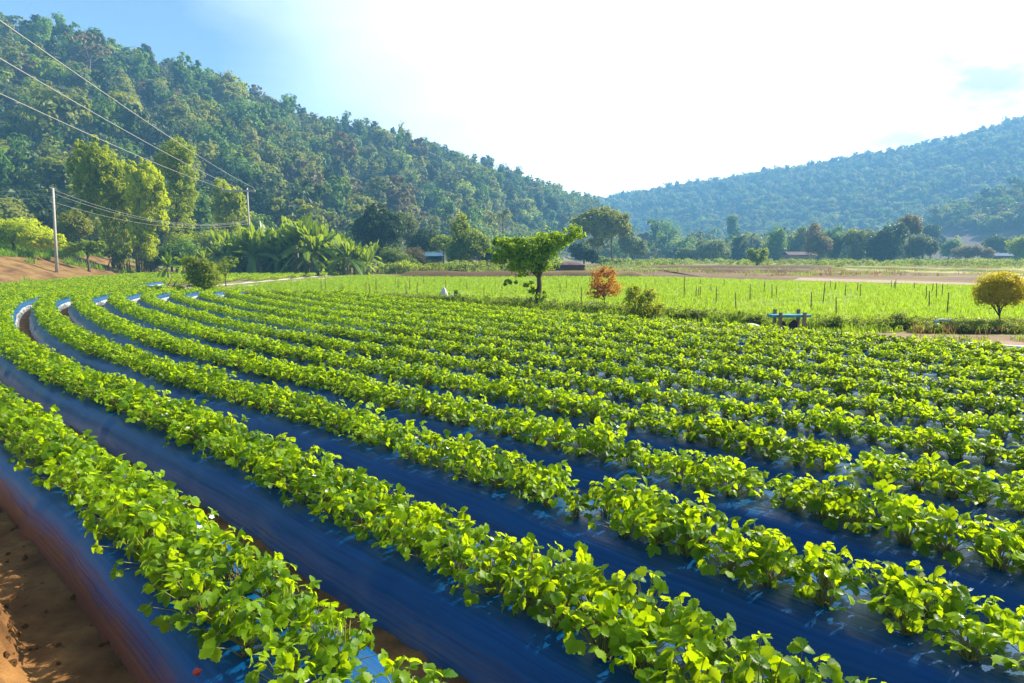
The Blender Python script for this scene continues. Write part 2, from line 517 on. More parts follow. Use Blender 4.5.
LH_b = bx([-500, -150, 0, 100, 200, 300, 400, 480, 540, 595, 625, 650])
LH_f = np.array([84, 86, 92, 100, 112, 128, 160, 205, 265, 340, 420, 470.])
LH_r = np.array([250, 252, 258, 264, 282, 312, 352, 402, 440, 485, 505, 520.])
LH_s = np.array([55, 36, 30, 40, 78, 110, 136, 158, 181, 198, 226, 254.])
LH_h = (HOR - LH_s) / FPX * LH_r - 9.5
RH_b = bx([420, 520, 595, 640, 700, 760, 820, 880, 940, 1024, 1200, 1500])
RH_r = np.array([1000, 980, 960, 945, 930, 915, 900, 890, 880, 865, 850, 850.])
RH_f = np.array([640, 620, 590, 570, 540, 510, 490, 470, 450, 430, 420, 420.])
RH_s = np.array([225, 210, 199, 193, 185.5, 175, 166, 155, 143, 118, 90, 80.])
RH_h = (HOR - RH_s) / FPX * RH_r - 6
SP_b = bx([770, 830, 880, 920, 960, 1024, 1200, 1500])
SP_r = np.array([430, 430, 430, 430, 430, 430, 430, 430.])
SP_f = np.array([330, 320, 310, 300, 295, 290, 285, 285.])
SP_s = np.array([255, 249, 235, 219, 203, 184, 145, 125.])
SP_h = np.maximum((HOR - SP_s) / FPX * SP_r - 7, 0)


def hillf(b, y, B, F, R, H, pw=1.0):
    f, r, h = np.interp(b, B, F), np.interp(b, B, R), np.interp(b, B, H)
    h = h * smooth((b - B[0]) / 0.12 + 1) * np.where(b > B[-1], smooth(1 - (b - B[-1]) / 0.12), 1)
    t = (y - f) / (r - f)
    up = np.clip(t, 0, 1)
    up = 0.55 * up + 0.45 * smooth(up)
    down = 1 - smooth((t - 1) / 1.6)
    return h * np.where(t < 1, up, down)


BK_y = np.array([-40, 20, 45, 58, 80, 100, 140.])
BK_x = np.array([-34, -35, -36, -38.0, -43.5, -52, -80.])


def bank_h(x, y):
    d = np.interp(y, BK_y, BK_x) - x
    return 2.5 * smooth(d / 11) * smooth((150 - y) / 40) + 0.05 * np.clip(d - 10, 0, 40)


def terrain(x, y):
    x, y = np.asarray(x, float), np.asarray(y, float)
    ys = np.maximum(y, 1.0)
    b = x / ys
    far = smooth((y - 60) / 60)
    z = np.where(y > 20, np.maximum.reduce([hillf(b, y, LH_b, LH_f, LH_r, LH_h), hillf(b, y, RH_b, RH_f, RH_r, RH_h), hillf(b, y, SP_b, SP_f, SP_r, SP_h)]), 0)
    rough = fbm(x / 38, y / 38) * np.clip(z / 25, 0, 1) * 3.0
    bk = bank_h(x, y) * (1 + 0.0 * far)
    bk = bk + fbm(x / 2.2, y / 2.2, 3) * 0.16 * smooth(bk / 0.5)
    return np.maximum(z + rough, bk)


def grid_axis(segs):
    out = []
    for a, b, s in segs:
        out.append(np.arange(a, b, s))
    out.append([segs[-1][1]])
    return np.concatenate(out)


# ------------------------------------------------------------------ the setting
def grid_mesh(name, xs, ys, zf, mats, matf=None, smooth_=True):
    X, Y = np.meshgrid(xs, ys, indexing='ij')
    Z = zf(X, Y)
    nx, ny = X.shape
    i, j = np.meshgrid(np.arange(nx - 1), np.arange(ny - 1), indexing='ij')
    Q = np.stack([i * ny + j, (i + 1) * ny + j, (i + 1) * ny + j + 1, i * ny + j + 1], -1).reshape(-1, 4)
    mb = MB()
    mb.add(np.stack([X, Y, Z], -1).reshape(-1, 3), None, Q)
    if matf is not None:
        c = mb.V[0][Q].mean(1)
        mb.mq = [matf(c[:, 0], c[:, 1], c[:, 2])]
    return mb.mesh(name, mats, smooth_)


xs = grid_axis([(-1400, -500, 60), (-500, -120, 14), (-120, -60, 4), (-60, -30, 0.7), (-30, 30, 3), (30, 120, 8), (120, 700, 14), (700, 1700, 60)])
ys = grid_axis([(-80, 0, 8), (0, 100, 1.6), (100, 560, 9), (560, 1100, 16), (1100, 1800, 70)])


def gmat(x, y, z):
    b = x / np.maximum(y, 1)
    hill = np.maximum.reduce([hillf(b, y, LH_b, LH_f, LH_r, LH_h), hillf(b, y, RH_b, RH_f, RH_r, RH_h), hillf(b, y, SP_b, SP_f, SP_r, SP_h)]) > 0.8
    bk = bank_h(x, y)
    m = np.where(hill & (y > 60), 1, 0)
    m = np.where((bk > 0.05) & (y < 100) & ~(hill & (y > 60)), 2, m)
    m = np.where((bk > 2.2) & (y < 100) & (m == 2), 3, m)
    clr = (b > bx(905)) & (y > 292) & (z > 1.5) & (z < 15 + 6 * fbm(x / 30, y / 30, 2))
    m = np.where(clr, 4, m)
    return m


o = link('ground', grid_mesh('ground', xs, ys, terrain, [M['ground'], M['hill'], M['bank'], M['green_field'], M['cleared']], gmat))
tag(o, 'valley floor with bare banks and wooded slopes', 'ground', kind='structure')


# near soil of the furrows and the little bank at the lower left
def soil_z(x, y):
    z = fbm(x * 2.2, y * 2.2, 5) * 0.02 + np.maximum(fbm(x * 9, y * 9, 3), -.3) * 0.016
    # mound that runs along the outside of the first bed
    d = mound_d(x, y)
    z = z + 0.27 * smooth(d / 0.22) * (1 + 0.30 * fbm(x * 5, y * 5, 4)) + 0.03 * smooth(d / .1) * fbm(x * 14, y * 14, 3) 
    e = np.minimum(np.minimum(x - SX[0], SX[-1] - x), np.minimum(y - SY[0], SY[-1] - y))
    return z * smooth(e / 1.0) + 0.03 * smooth(e / 1.0) - 0.03 * (1 - smooth(e / 1.0)) 


# ------------------------------------------------------------------ the rows: one gently bending line and its offsets
KS = np.array([-0.0286, 0.0168, -0.016, -0.0154, -0.0032, 0.012])
RX, RY, RTH, SPC = -4.2708, 8.8205, 2.4216, 1.1527
S = np.arange(-17, 75.01, 0.1)
_k = np.interp(S, [-12, -4, 2, 8, 19, 22, 26, 30], [*KS[:4], -0.004, -0.055, -0.05, 0.0])
_k = np.where(S > 32, 0.0, _k)
_i0 = int(np.argmin(abs(S)))


def _cum(f):
    c = np.concatenate([[0], np.cumsum((f[1:] + f[:-1]) / 2 * np.diff(S))])
    return c - c[_i0]


TH = RTH + _cum(_k)
BX, BY = RX + _cum(np.cos(TH)), RY + _cum(np.sin(TH))
NXv, NYv = np.sin(TH), -np.cos(TH)          # towards the inner side of the bend


def row(off):
    o_ = off * SPC
    return BX + NXv * o_, BY + NYv * o_


def mound_d(x, y):
    """how far inside the soil mound a point lies (beyond the furrow outside the first bed)"""
    rx, ry = row(-2)
    sel = slice(0, 320, 2)
    px, py = rx[sel], ry[sel]
    shp = np.shape(x)
    xf, yf = np.ravel(x), np.ravel(y)
    out = np.empty(len(xf))
    for a in range(0, len(xf), 20000):
        d2 = (xf[a:a + 20000, None] - px) ** 2 + (yf[a:a + 20000, None] - py) ** 2
        j = d2.argmin(1)
        side = (xf[a:a + 20000] - px[j]) * NXv[sel][j] + (yf[a:a + 20000] - py[j]) * NYv[sel][j]
        out[a:a + 20000] = -side
    wob = 0.08 * fbm(xf * 1.3, yf * 1.3, 3)
    return (out - 0.80 + wob).reshape(shp)


SX = np.arange(-8.0, 3.0, 0.03)
SY = np.arange(-0.5, 10.0, 0.03)
o = link('soil', grid_mesh('soil', SX, SY, soil_z, [M['soil']]))
tag(o, 'bare brown soil of the furrows and the low bank', 'soil', kind='structure')
# soil under the whole strawberry block
fx0, fy0 = row(-3.2)
fx1, fy1 = row(10.9)
pts = np.stack([np.concatenate([fx0, fx1]), np.concatenate([fy0, fy1]), np.full(2 * len(S), 0.004)], 1)
n_ = len(S)
Q = np.array([(i, i + 1, n_ + i + 1, n_ + i) for i in range(n_ - 1) if S[i] < 36])
mb = MB().add(pts, None, Q[:, ::-1])
o = link('field_soil', mb.mesh('field_soil', [M['soil']]))
tag(o, 'dark soil between the strawberry beds', 'soil', kind='structure')


def patch(name, poly, mat, z, label, cat='field', px=True, n=1):
    pts = np.array([G(a, b) if px else (a, b, 0) for a, b in poly], float)
    pts[:, 2] = z
    import mathutils
    tess = mathutils.geometry.tessellate_polygon([[Vector(p) for p in pts]])
    T = np.array(tess)
    v = pts
    nrm = np.cross(v[T[:, 1]] - v[T[:, 0]], v[T[:, 2]] - v[T[:, 0]])[:, 2]
    T = np.where((nrm < 0)[:, None], T[:, ::-1], T)
    o = link(name, MB().add(pts, T).mesh(name, [mat]))
    return tag(o, label, cat, kind='structure')


FIELD = [(168, 297), (330, 301), (440, 304), (600, 314.5), (760, 329), (850, 336), (905, 331), (1024, 329), (1300, 345), (1300, 298), (1024, 287.5), (790, 281.5), (660, 277.5), (590, 277), (440, 277), (352, 275.5), (152, 294)]
patch('green_field', FIELD, M['green_field'], 0.008, 'bright green field of low seedlings behind the strawberry rows')
patch('ploughed_field', [(640, 268), (700, 277.2), (790, 281), (1024, 287), (1300, 297), (1300, 279), (1000, 273), (830, 268)], M['brown_field'], 0.012, 'bare brown field beyond the seedlings')
patch('dry_field', [(792, 280.6), (1024, 286.6), (1300, 296), (1300, 292), (1000, 283.6), (800, 277.8)], M['pale_field'], 0.016, 'pale strip of dry earth along the green field')
patch('ploughed_field', [(385, 276.5), (640, 276.6), (700, 277), (660, 269), (400, 269)], M['brown_field'], 0.012, 'bare brown field behind the spreading tree')
patch('grass_strip', [(585, 269.5), (705, 269.5), (700, 266), (600, 266)], M['green_field'], 0.020, 'narrow green strip behind the brown field')
patch('stubble_field', [(640, 268), (830, 268), (1000, 273), (1300, 279), (1300, 263), (1024, 262.2), (660, 262.5)], M['yellow_field'], 0.008, 'yellow green stubble fields near the far trees')
patch('ploughed_field', [(880, 265.5), (1300, 268), (1300, 265), (890, 263.5)], M['brown_field'], 0.014, 'thin brown field below the far wood')
patch('ploughed_field', [(690, 271.5), (840, 273.5), (845, 272.3), (700, 270.5)], M['pale_field'], 0.018, 'thin pale stripe of earth across the brown field')
patch('dirt_track', [(143, 294), (200, 289.5), (352, 275.8), (366, 274.2), (354, 273.6), (338, 274.6), (190, 287.5), (135, 292.5)], M['track'], 0.016, 'dusty track between the seedlings and the far strawberry rows', 'track')
patch('bare_verge', [(770, 331), (850, 338), (1024, 351.5), (1300, 372), (1300, 352), (1024, 337), (900, 334)], M['track'], 0.020, 'pale bare verge along the strawberry rows', 'verge')

# ------------------------------------------------------------------ raised beds under film
prof = [(-0.47, -0.02), (-0.45, 0.03), (-0.425, 0.10), (-0.39, 0.18), (-0.355, 0.245), (-0.31, 0.283), (-0.24, 0.305), (-0.12, 0.318), (0, 0.322),
        (0.12, 0.318), (0.24, 0.305), (0.31, 0.283), (0.355, 0.245), (0.39, 0.18), (0.425, 0.10), (0.45, 0.03), (0.47, -0.02)]
prof = np.array(prof)
PATH = np.array([G(140, 293)[:2], G(352, 275)[:2]])
CLIP = np.array([G(p, q)[:2] for p, q in [(120, 293), (152, 294.5), (250, 298.0), (330, 300.5), (440, 303.5), (600, 314), (760, 328)]])


def near_block(x, y):
    """in front of the line where the near rows stop"""
    lim = np.interp(x, CLIP[:, 0], CLIP[:, 1])
    return (y < lim) | (x < CLIP[0, 0])


def left_of_path(x, y):
    px_ = np.interp(y, PATH[:, 1], PATH[:, 0])
    return x < px_ - 0.8


BED_LABEL = {
    -2: 'blue film covered bed nearest the bare brown soil at the lower corner',
    -1: 'long blue film bed, second from the bare brown soil bank',
    0: 'film covered bed, third from the soil bank, crossing the bottom right',
    1: 'film covered bed, fourth from the brown soil bank',
    2: 'film covered bed, fifth from the brown soil bank',
    3: 'film covered bed, sixth from the brown soil bank',
    4: 'film covered bed in the middle, seventh from the soil bank',
    5: 'film covered bed, sixth in front of the grassy field edge',
    6: 'film covered bed, fifth in front of the grassy field edge',
    7: 'film covered bed, fourth in front of the grassy field edge',
    8: 'film covered bed, third in front of the grassy field edge',
    9: 'film covered bed, second in front of the grassy field edge',
    10: 'film covered bed running along the grassy edge and the bench',
}
rng = np.random.default_rng(11)
row_pts = {}
for off in range(-2, 11):
    x, y = row(off)
    ok = near_block(x, y) & (S > (-9.5 if off < -1 else -12 if off < 1 else -16.5)) & (S < 44)
    ok &= (y > 0.1) if off > -2 else (y > 0.6)
    idx = np.where(ok)[0]
    # first unbroken run
    br = np.where(np.diff(idx) > 1)[0]
    if len(br):
        idx = idx[:br[0] + 1]
    row_pts[off] = idx
    step = 1
    ii = idx[::step]
    s = S[ii]
    wig = 0.025 * vnoise(s * 0.55, np.full_like(s, off * 7.3)) + 0.005 * vnoise(s * 2.3, np.full_like(s, off * 3.1))
    nV = len(prof)
    rip = np.zeros((len(ii), nV))
    arc = np.concatenate([[0], np.cumsum(np.linalg.norm(np.diff(prof, axis=0), axis=1))])
    for sd in (0, 1):
        w = np.exp(-((np.arange(nV) - (3 if sd == 0 else nV - 4)) / 2.6) ** 2)
        bul = 0.012 * vnoise(s * 0.9, np.full_like(s, off * 5.7 + sd * 31)) + 0.009 * vnoise(s * 2.9, np.full_like(s, off * 2.7 + sd * 13)) + 0.005 * vnoise(s * 7.7, np.full_like(s, off + sd * 3))
        rip += bul[:, None] * w[None] * (-1 if sd == 0 else 1)
    # film joints: a raised fold right across every few metres
    fold = np.zeros_like(s)
    for c in np.arange(-14 + (off * 2.37) % 5, 44, 5.3):
        fold += 0.022 * np.exp(-((s - c) / 0.10) ** 2)
    px_ = prof[None, :, 0] + wig[:, None] + rip + np.sign(prof[None, :, 0]) * fold[:, None] * np.minimum(1, abs(prof[None, :, 0]) * 3)
    pz_ = prof[None, :, 1] * (1 + fold[:, None] * 2) + 0.010 * vnoise(s * 1.7, np.full_like(s, off * 9.1))[:, None] * (prof[None, :, 1] > 0.2) + 0.006 * vnoise(s[:, None] * 6 + 0 * arc[None], arc[None] * 14 + off * 3) 
    V = np.stack([x[ii][:, None] + NXv[ii][:, None] * px_, y[ii][:, None] + NYv[ii][:, None] * px_, pz_], -1).reshape(-1, 3)
    a, b = np.meshgrid(np.arange(len(ii) - 1), np.arange(nV - 1), indexing='ij')
    Q = np.stack([a * nV + b, a * nV + b + 1, (a + 1) * nV + b + 1, (a + 1) * nV + b], -1).reshape(-1, 4)
    uv = np.stack([np.repeat(s, nV), np.tile(arc, len(ii)) + off * 3.7], 1)
    T = []
    for e in (0, (len(ii) - 1) * nV):
        for b_ in range(1, nV - 1):
            T.append((e, e + b_, e + b_ + 1) if e else (e, e + b_ + 1, e + b_))
    mb = MB().add(V, T, Q)
    mb.mq = [(b.ravel() >= 13).astype(int)]  # lower inner side, facing the sun, takes the painted glint colour
    me = mb.mesh('raised_bed', [M['film_dusty' if off == -2 else 'film'], M['film_glint']], True, uv)
    o = link('raised_bed', me)
    tag(o, BED_LABEL[off], 'raised bed', 'film covered strawberry beds')


# ------------------------------------------------------------------ strawberry plants
def berry_plant(seed, nleaf=20, lod=0):
    rg = np.random.default_rng(seed)
    fm, sm = MB(), MB()
    st = 9 if lod == 0 else 3
    tt = np.linspace(0, 1, st)
    prof_w = np.interp(tt, [0, .18, .45, .75, 1], [0.12, .72, 1.0, .78, .22])
    if lod == 0:
        prof_w = prof_w * np.where(np.arange(st) % 2 == 0, 1.14, 0.88)
    for k in range(nleaf):
        az = k * 2.39996 + rg.uniform(-.5, .5)
        inner = k / nleaf
        inc = rad(6 + 60 * inner + rg.uniform(-9, 9))        # from the vertical
        ln = rg.uniform(.13, .225) * (1.03 - .12 * inner)
        d = np.array([math.cos(az) * math.sin(inc), math.sin(az) * math.sin(inc), math.cos(inc)])
        base = np.array([rg.uniform(-.03, .03), rg.uniform(-.03, .03), 0.0])
        tip = base + d * ln
        mid = base + d * ln * .5 + np.array([0, 0, .018])
        tube(sm, [base, mid, tip], [.0032, .0026, .002], 3, 0, False)
        out = unit(np.array([math.cos(az), math.sin(az), 0.0]) + rg.normal(size=3) * .25)
        up = unit(np.array([0, 0, 1.0]) + out * rg.uniform(-.35, .9) + rg.normal(size=3) * .5)
        size = rg.uniform(.037, .061)
        for q in (-1, 0, 1):
            f = unit(out - up * (out @ up))
            sd = np.cross(up, f)
            dirn = unit(f * math.cos(q * 1.25) + sd * math.sin(q * 1.25) - up * rg.uniform(-.15, .35))
            nr = unit(up - dirn * (up @ dirn) + rg.normal(size=3) * .18)
            nr = unit(nr - dirn * (nr @ dirn))
            lat = np.cross(nr, dirn)
            s_ = size * (1.0 if q == 0 else .9)
            w = s_ * .46
            cup = rg.uniform(.10, .42)
            bend = rg.uniform(-.1, .5)
            ctr = tip + dirn * (tt[:, None] * s_) - nr * (bend * s_ * tt[:, None] ** 2)
            off_ = lat[None] * (w * prof_w)[:, None]
            lift = nr[None] * (w * prof_w * cup)[:, None]
            V = np.concatenate([ctr + off_ + lift, ctr, ctr - off_ + lift])
            Q = []
            for a in range(st - 1):
                Q += [(a, st + a, st + a + 1, a + 1), (st + a, 2 * st + a, 2 * st + a + 1, st + a + 1)]
            fm.add(V, None, Q)
    return fm, sm


NV_ = 8
berry_f, berry_s, tmpl, tmpl_far = [], [], [], []
for v in range(NV_):
    fm, sm = berry_plant(100 + v, 31 + v % 7)
    berry_f.append(fm.mesh('foliage', [M['berry_leaf']], True))
    berry_s.append(sm.mesh('stems', [M['berry_stem']], True))
    both = MB()
    for src, mi in ((fm, 0), (sm, 1)):
        base_n = both.n
        Vv = np.concatenate(src.V)
        Qv = np.concatenate(src.Q)
        both.add(Vv, None, Qv, mi)
    tmpl.append(template('strawberry_pattern', both.mesh('strawberry_pattern', [M['berry_leaf'], M['berry_stem']], True)))
    fm, sm = berry_plant(200 + v, 28, 1)
    tmpl_far.append(template('strawberry_far_pattern', fm.mesh('strawberry_far_pattern', [M['berry_leaf']], True)))


def flower_mesh():
    mb = MB()
    for k in range(5):
        a = k * 2 * PI / 5
        c, s = math.cos(a), math.sin(a)
        V = [(0, 0, 0), (c * .008 - s * .007, s * .008 + c * .007, .002), (c * .017, s * .017, .005), (c * .008 + s * .007, s * .008 - c * .007, .002)]
        mb.add(V, None, [(0, 3, 2, 1)])
    return mb.mesh('flower', [M['petal']])


def berry_mesh():
    mb = MB()
    n, m = 8, 7
    V, Q = [], []
    for i in range(m):
        t = i / (m - 1)
        r = .015 * math.sin(PI * min(1, t ** .8)) * (1.15 - .35 * t) + .0005
        for k in range(n):
            V.append((r * math.cos(2 * PI * k / n), r * math.sin(2 * PI * k / n), -.036 * t))
    for i in range(m - 1):
        for k in range(n):
            Q.append((i * n + k, i * n + (k + 1) % n, (i + 1) * n + (k + 1) % n, (i + 1) * n + k))
    return mb.add(V, None, Q).mesh('berry', [M['berry']], True)


FLOWER, BERRY = flower_mesh(), berry_mesh()

plants = []          # (off, x, y, z, rz, scale, variant)
for off in range(-2, 11):
    x, y = row(off)
    idx = row_pts[off]
    s0, s1 = S[idx[0]] + .2, S[idx[-1]] - .1
    for lane in (-1, 1):
        s = s0 + (0.0 if lane < 0 else .15)
        while s < s1:
            si = s + rng.uniform(-.04, .04)
            cx, cy = np.interp(si, S, x), np.interp(si, S, y)
            nx, ny = np.interp(si, S, NXv), np.interp(si, S, NYv)
            wig = 0.035 * float(vnoise(si * 0.55, off * 7.3))
            l = lane * (.115 if off < 3 else .085) + rng.uniform(-.035, .035) + wig
            plants.append((off, cx + nx * l, cy + ny * l, .312, rng.uniform(0, 2 * PI), rng.uniform(.86, 1.26) * (.9 if off >= 3 else 1.0) * (1.0 + .12 * float(vnoise(si * 1.1, off * 4.4 + lane))), int(rng.integers(NV_))))
            s += .25 if rng.uniform() > .03 else .42
pl = np.array(plants)
depth = pl[:, 2] * cp - (pl[:, 3] - CAM_Z) * sp_
u = 512 + FPX * pl[:, 1] / np.maximum(depth, .05)
vv = 341.5 + FPX * (pl[:, 2] * sp_ - (pl[:, 3] + .12 - CAM_Z) * cp * -1 * -1 * 1) / np.maximum(depth, .05) * 0 + 0
yy_ = pl[:, 2] * sp_ + (pl[:, 3] + .12 - CAM_Z) * cp
vv = 341.5 - FPX * yy_ / np.maximum(depth, .05)
inview = (depth > .6) & (u > -25) & (u < 1049) & (vv > 0) & (vv < 715)
order = np.argsort(np.where(inview, depth, 1e6))
near_ids = set(order[:300].tolist())
PL_LABEL = {
    -2: 'strawberry plant on the bed nearest the bare brown soil',
    -1: 'strawberry plant on the second bed from the bare brown soil',
    0: 'strawberry plant on the third bed from the bare brown soil',
    1: 'strawberry plant on the fourth bed from the bare brown soil',
    2: 'strawberry plant on the fifth bed from the bare brown soil',
    3: 'strawberry plant on the sixth bed from the bare brown soil',
    4: 'strawberry plant on the seventh bed from the bare brown soil',
    5: 'strawberry plant at the right side on the sixth bed in front of the grassy edge',
    6: 'strawberry plant at the right side on the fifth bed in front of the grassy edge',
    7: 'strawberry plant at the right side on the fourth bed in front of the grassy edge',
}
PL_GROUP = {-2: 'first', -1: 'second', 0: 'third', 1: 'fourth', 2: 'fifth', 3: 'sixth', 4: 'seventh', 5: 'eighth', 6: 'ninth', 7: 'tenth'}
made_special = False
for k in order[:300]:
    off, x, y, z, rz, sc, va = plants[k]
    va = int(va)
    t = thing('strawberry_plant', PL_LABEL[off], 'strawberry plant', (x, y, z), rz, 'strawberry plants on the %s bed' % PL_GROUP[off])
    t.scale = (sc, sc, sc * rng.uniform(.92, 1.12))
    t.rotation_euler = (rng.uniform(-.1, .1), rng.uniform(-.1, .1), rz)
    link('foliage', berry_f[va], t)
    link('stems', berry_s[va], t)
    for _f in range(int(rng.integers(1, 4)) if rng.uniform() < .22 else 0):
        f = link('flower', FLOWER, t, (rng.uniform(-.1, .1), rng.uniform(-.1, .1), rng.uniform(.12, .2)))
        f.rotation_euler = (rng.uniform(-.6, .6), rng.uniform(-.6, .6), 0)
# one plant at the lower left corner carries a ripe berry hanging over the film
q = [k for k in order[:300] if plants[k][0] == -2]
bp_ = min(q, key=lambda k: abs(u[k] - 245) + abs(vv[k] - 660))
bx_, by_, bz_ = plants[bp_][1:4]
host = [o for o in bpy.data.objects if o.name.startswith('strawberry_plant') and abs(o.location.x - bx_) < 1e-4 and abs(o.location.y - by_) < 1e-4][0]
host['label'] = 'strawberry plant with a ripe red berry hanging over the film'
del host['group']
for dx_, dz_ in ((.0, .03),):
    bo = link('berry', BERRY, host)
    bo.matrix_parent_inverse = Matrix.Identity(4)
    w = Vector((-NXv[_i0] * .20 + dx_, -NYv[_i0] * .20, dz_))
    bo.location = Matrix.Rotation(-host.rotation_euler.z, 3, 'Z') @ w

rest = [p for i, p in enumerate(plants) if i not in near_ids]
# rows that go on beyond the track at the far left
for off in range(4, 46):
    x, y = row(off)
    if off > 10:
        x, y = BX + NXv * off * SPC, BY + NYv * off * SPC
    for i in range(0, len(S), 3):
        if left_of_path(x[i], y[i]) and y[i] > 30 and y[i] < 76 and x[i] < -10 and not near_block(x[i], y[i]) and bank_h(x[i], y[i]) < .03:
            for lane in (-1, 1):
                rest.append((off, x[i] + NXv[i] * lane * .14 + rng.uniform(-.05, .05), y[i] + NYv[i] * lane * .14 + rng.uniform(-.05, .05), .12, rng.uniform(0, 6.28), rng.uniform(1.0, 1.35), int(rng.integers(NV_))))
for off in range(-9, 11):
    x, y = row(off) if off >= -2 else (BX + NXv * off * SPC, BY + NYv * off * SPC)
    for i in range(0, len(S), 3):
        if S[i] > (44 if off >= -2 else 16) and x[i] < -20 and y[i] < 76 and bank_h(x[i], y[i]) < .03 and (near_block(x[i], y[i])):
            for lane in (-1, 1):
                rest.append((off, x[i] + NXv[i] * lane * .14 + rng.uniform(-.05, .05), y[i] + NYv[i] * lane * .14 + rng.uniform(-.05, .05), .12, rng.uniform(0, 6.28), rng.uniform(1.0, 1.35), int(rng.integers(NV_))))
rs = np.array(rest)
dd = np.hypot(rs[:, 1], rs[:, 2])
for nm, sel, tm, lab in (('strawberry_foliage', dd < 16, tmpl, 'mass of strawberry plants filling the middle rows'), ('strawberry_foliage', dd >= 16, tmpl_far, 'far mass of strawberry plants towards the field edge')):
    r_ = rs[sel]
    rot = np.stack([rng.uniform(-.12, .12, len(r_)), rng.uniform(-.12, .12, len(r_)), r_[:, 4]], 1)
    stuff(nm, r_[:, 1:4], rot, np.repeat(r_[:, 5:6], 3, 1) * (1.0 if tm is tmpl else 1.04), r_[:, 6], tm, lab, 'strawberry plants')


# ------------------------------------------------------------------ grass and weeds
def tuft(seed, n, h, spread, w, mat, lean=.4):
    rg = np.random.default_rng(seed)
    mb = MB()
    for k in range(n):
        a = rg.uniform(0, 2 * PI)
        b = np.array([rg.normal() * spread, rg.normal() * spread, 0])
        d = np.array([math.cos(a), math.sin(a), 0])
        s = np.array([-d[1], d[0], 0]) * w * rg.uniform(.6, 1.2)
        hh = h * rg.uniform(.5, 1.15)
        le = lean * rg.uniform(.2, 1.2) * hh
        V = [b - s, b + s, b + d * le * .35 + s * .8 + [0, 0, hh * .6], b + d * le * .35 - s * .8 + [0, 0, hh * .6], b + d * le + [0, 0, hh]]
        mb.add(V, [(3, 2, 4)], [(0, 1, 2, 3)])
    return template('tuft_pattern', mb.mesh('tuft_pattern', [mat]))


def leafy(seed, n, h, r, leaf, mat):
    rg = np.random.default_rng(seed)
    mb = MB()
    crown(mb, [(0, 0, h * .5, r, r, h * .5)], n // 8, 8, leaf, rg, 0, clump=.4, shell=.2)
    return template('weed_pattern', mb.mesh('weed_pattern', [mat]))


def inside(poly, x, y):
    r = np.zeros(len(x), bool)
    n = len(poly)
    for i in range(n):
        x1, y1 = poly[i]
        x2, y2 = poly[(i + 1) % n]
        c = (y1 > y) != (y2 > y)
        r ^= c & (x < (x2 - x1) * (y - y1) / (y2 - y1 + 1e-12) + x1)
    return r


def spread(n, rg, scale=(.8, 1.3), nv=4):
    rot = np.stack([np.zeros(n), np.zeros(n), rg.uniform(0, 2 * PI, n)], 1)
    s = rg.uniform(*scale, n)[:, None].repeat(3, 1)
    return rot, s, rg.integers(0, nv, n)


rg = np.random.default_rng(21)
poly = np.array([G(a, b)[:2] for a, b in FIELD])
n = 90000
x = rg.uniform(-24, 70, n)
y = 17 + (76 - 17) * rg.uniform(0, 1, n) ** 1.25
k = inside(poly, x, y) & (abs(x / y) < 0.95) & (vnoise(x / 3.5, y / 6) + .6 * vnoise(x / .9, y / 1.4) > rg.uniform(-1.6, .25, n))
x, y = x[k], y[k]
# sown in drills, a little ragged
x = np.round(x / .33) * .33 + rg.normal(size=len(x)) * .05
r_, s_, v_ = spread(len(x), rg, (.7, 1.3))
stuff('seedlings', np.stack([x, y, np.full(len(x), .008)], 1), r_, s_, v_, [tuft(i, 9, .17, .07, .010, M['seedling']) for i in range(4)], 'fine green seedlings of the field behind the rows', 'seedlings')
print('seedlings', len(x))

# rough verge between strawberries and seedlings
edge = np.array([G(p, q)[:2] for p, q in [(200, 297.5), (330, 300), (440, 303), (520, 308), (600, 313), (690, 320), (760, 327), (800, 329), (850, 333), (920, 330)]])
seg = np.concatenate([[0], np.cumsum(np.linalg.norm(np.diff(edge, axis=0), axis=1))])
n = 2600
t = rg.uniform(0, seg[-1], n)
ex, ey = np.interp(t, seg, edge[:, 0]), np.interp(t, seg, edge[:, 1])
ey = ey + rg.normal(size=n) * .35 + .5
dens = .5 + .5 * vnoise(t * .5, t * 0)
k = rg.uniform(0, 1, n) < .35 + .65 * dens
ex, ey = ex[k], ey[k]
r_, s_, v_ = spread(len(ex), rg, (.5, 1.3), 8)
tw = [tuft(30 + i, 14, .30, .07, .008, M['grass'], .6) for i in range(4)] + [leafy(40 + i, 80, .34, .2, .07, M['leaf_weed']) for i in range(4)]
stuff('verge_weeds', np.stack([ex, ey, np.full(len(ex), .01)], 1), r_, s_, v_, tw, 'weeds and grass along the edge of the strawberry rows', 'weeds')

# clods of earth on the bare soil
def clod(seed):
    rg_ = np.random.default_rng(seed)
    n_c, m_c = 7, 5
    V, Q = [], []
    for i in range(m_c):
        t_ = i / (m_c - 1)
        for k_ in range(n_c):
            a_ = 2 * PI * k_ / n_c
            r_c = (math.sin(PI * min(.97, max(.05, t_)))) * rg_.uniform(.75, 1.25)
            V.append((math.cos(a_) * r_c, math.sin(a_) * r_c * .8, (t_ - .4) * 1.3 * rg_.uniform(.85, 1.1)))
    for i in range(m_c - 1):
        for k_ in range(n_c):
            Q.append((i * n_c + k_, i * n_c + (k_ + 1) % n_c, (i + 1) * n_c + (k_ + 1) % n_c, (i + 1) * n_c + k_))
    return template('clod_pattern', MB().add(V, None, Q).mesh('clod_pattern', [M['soil']]))


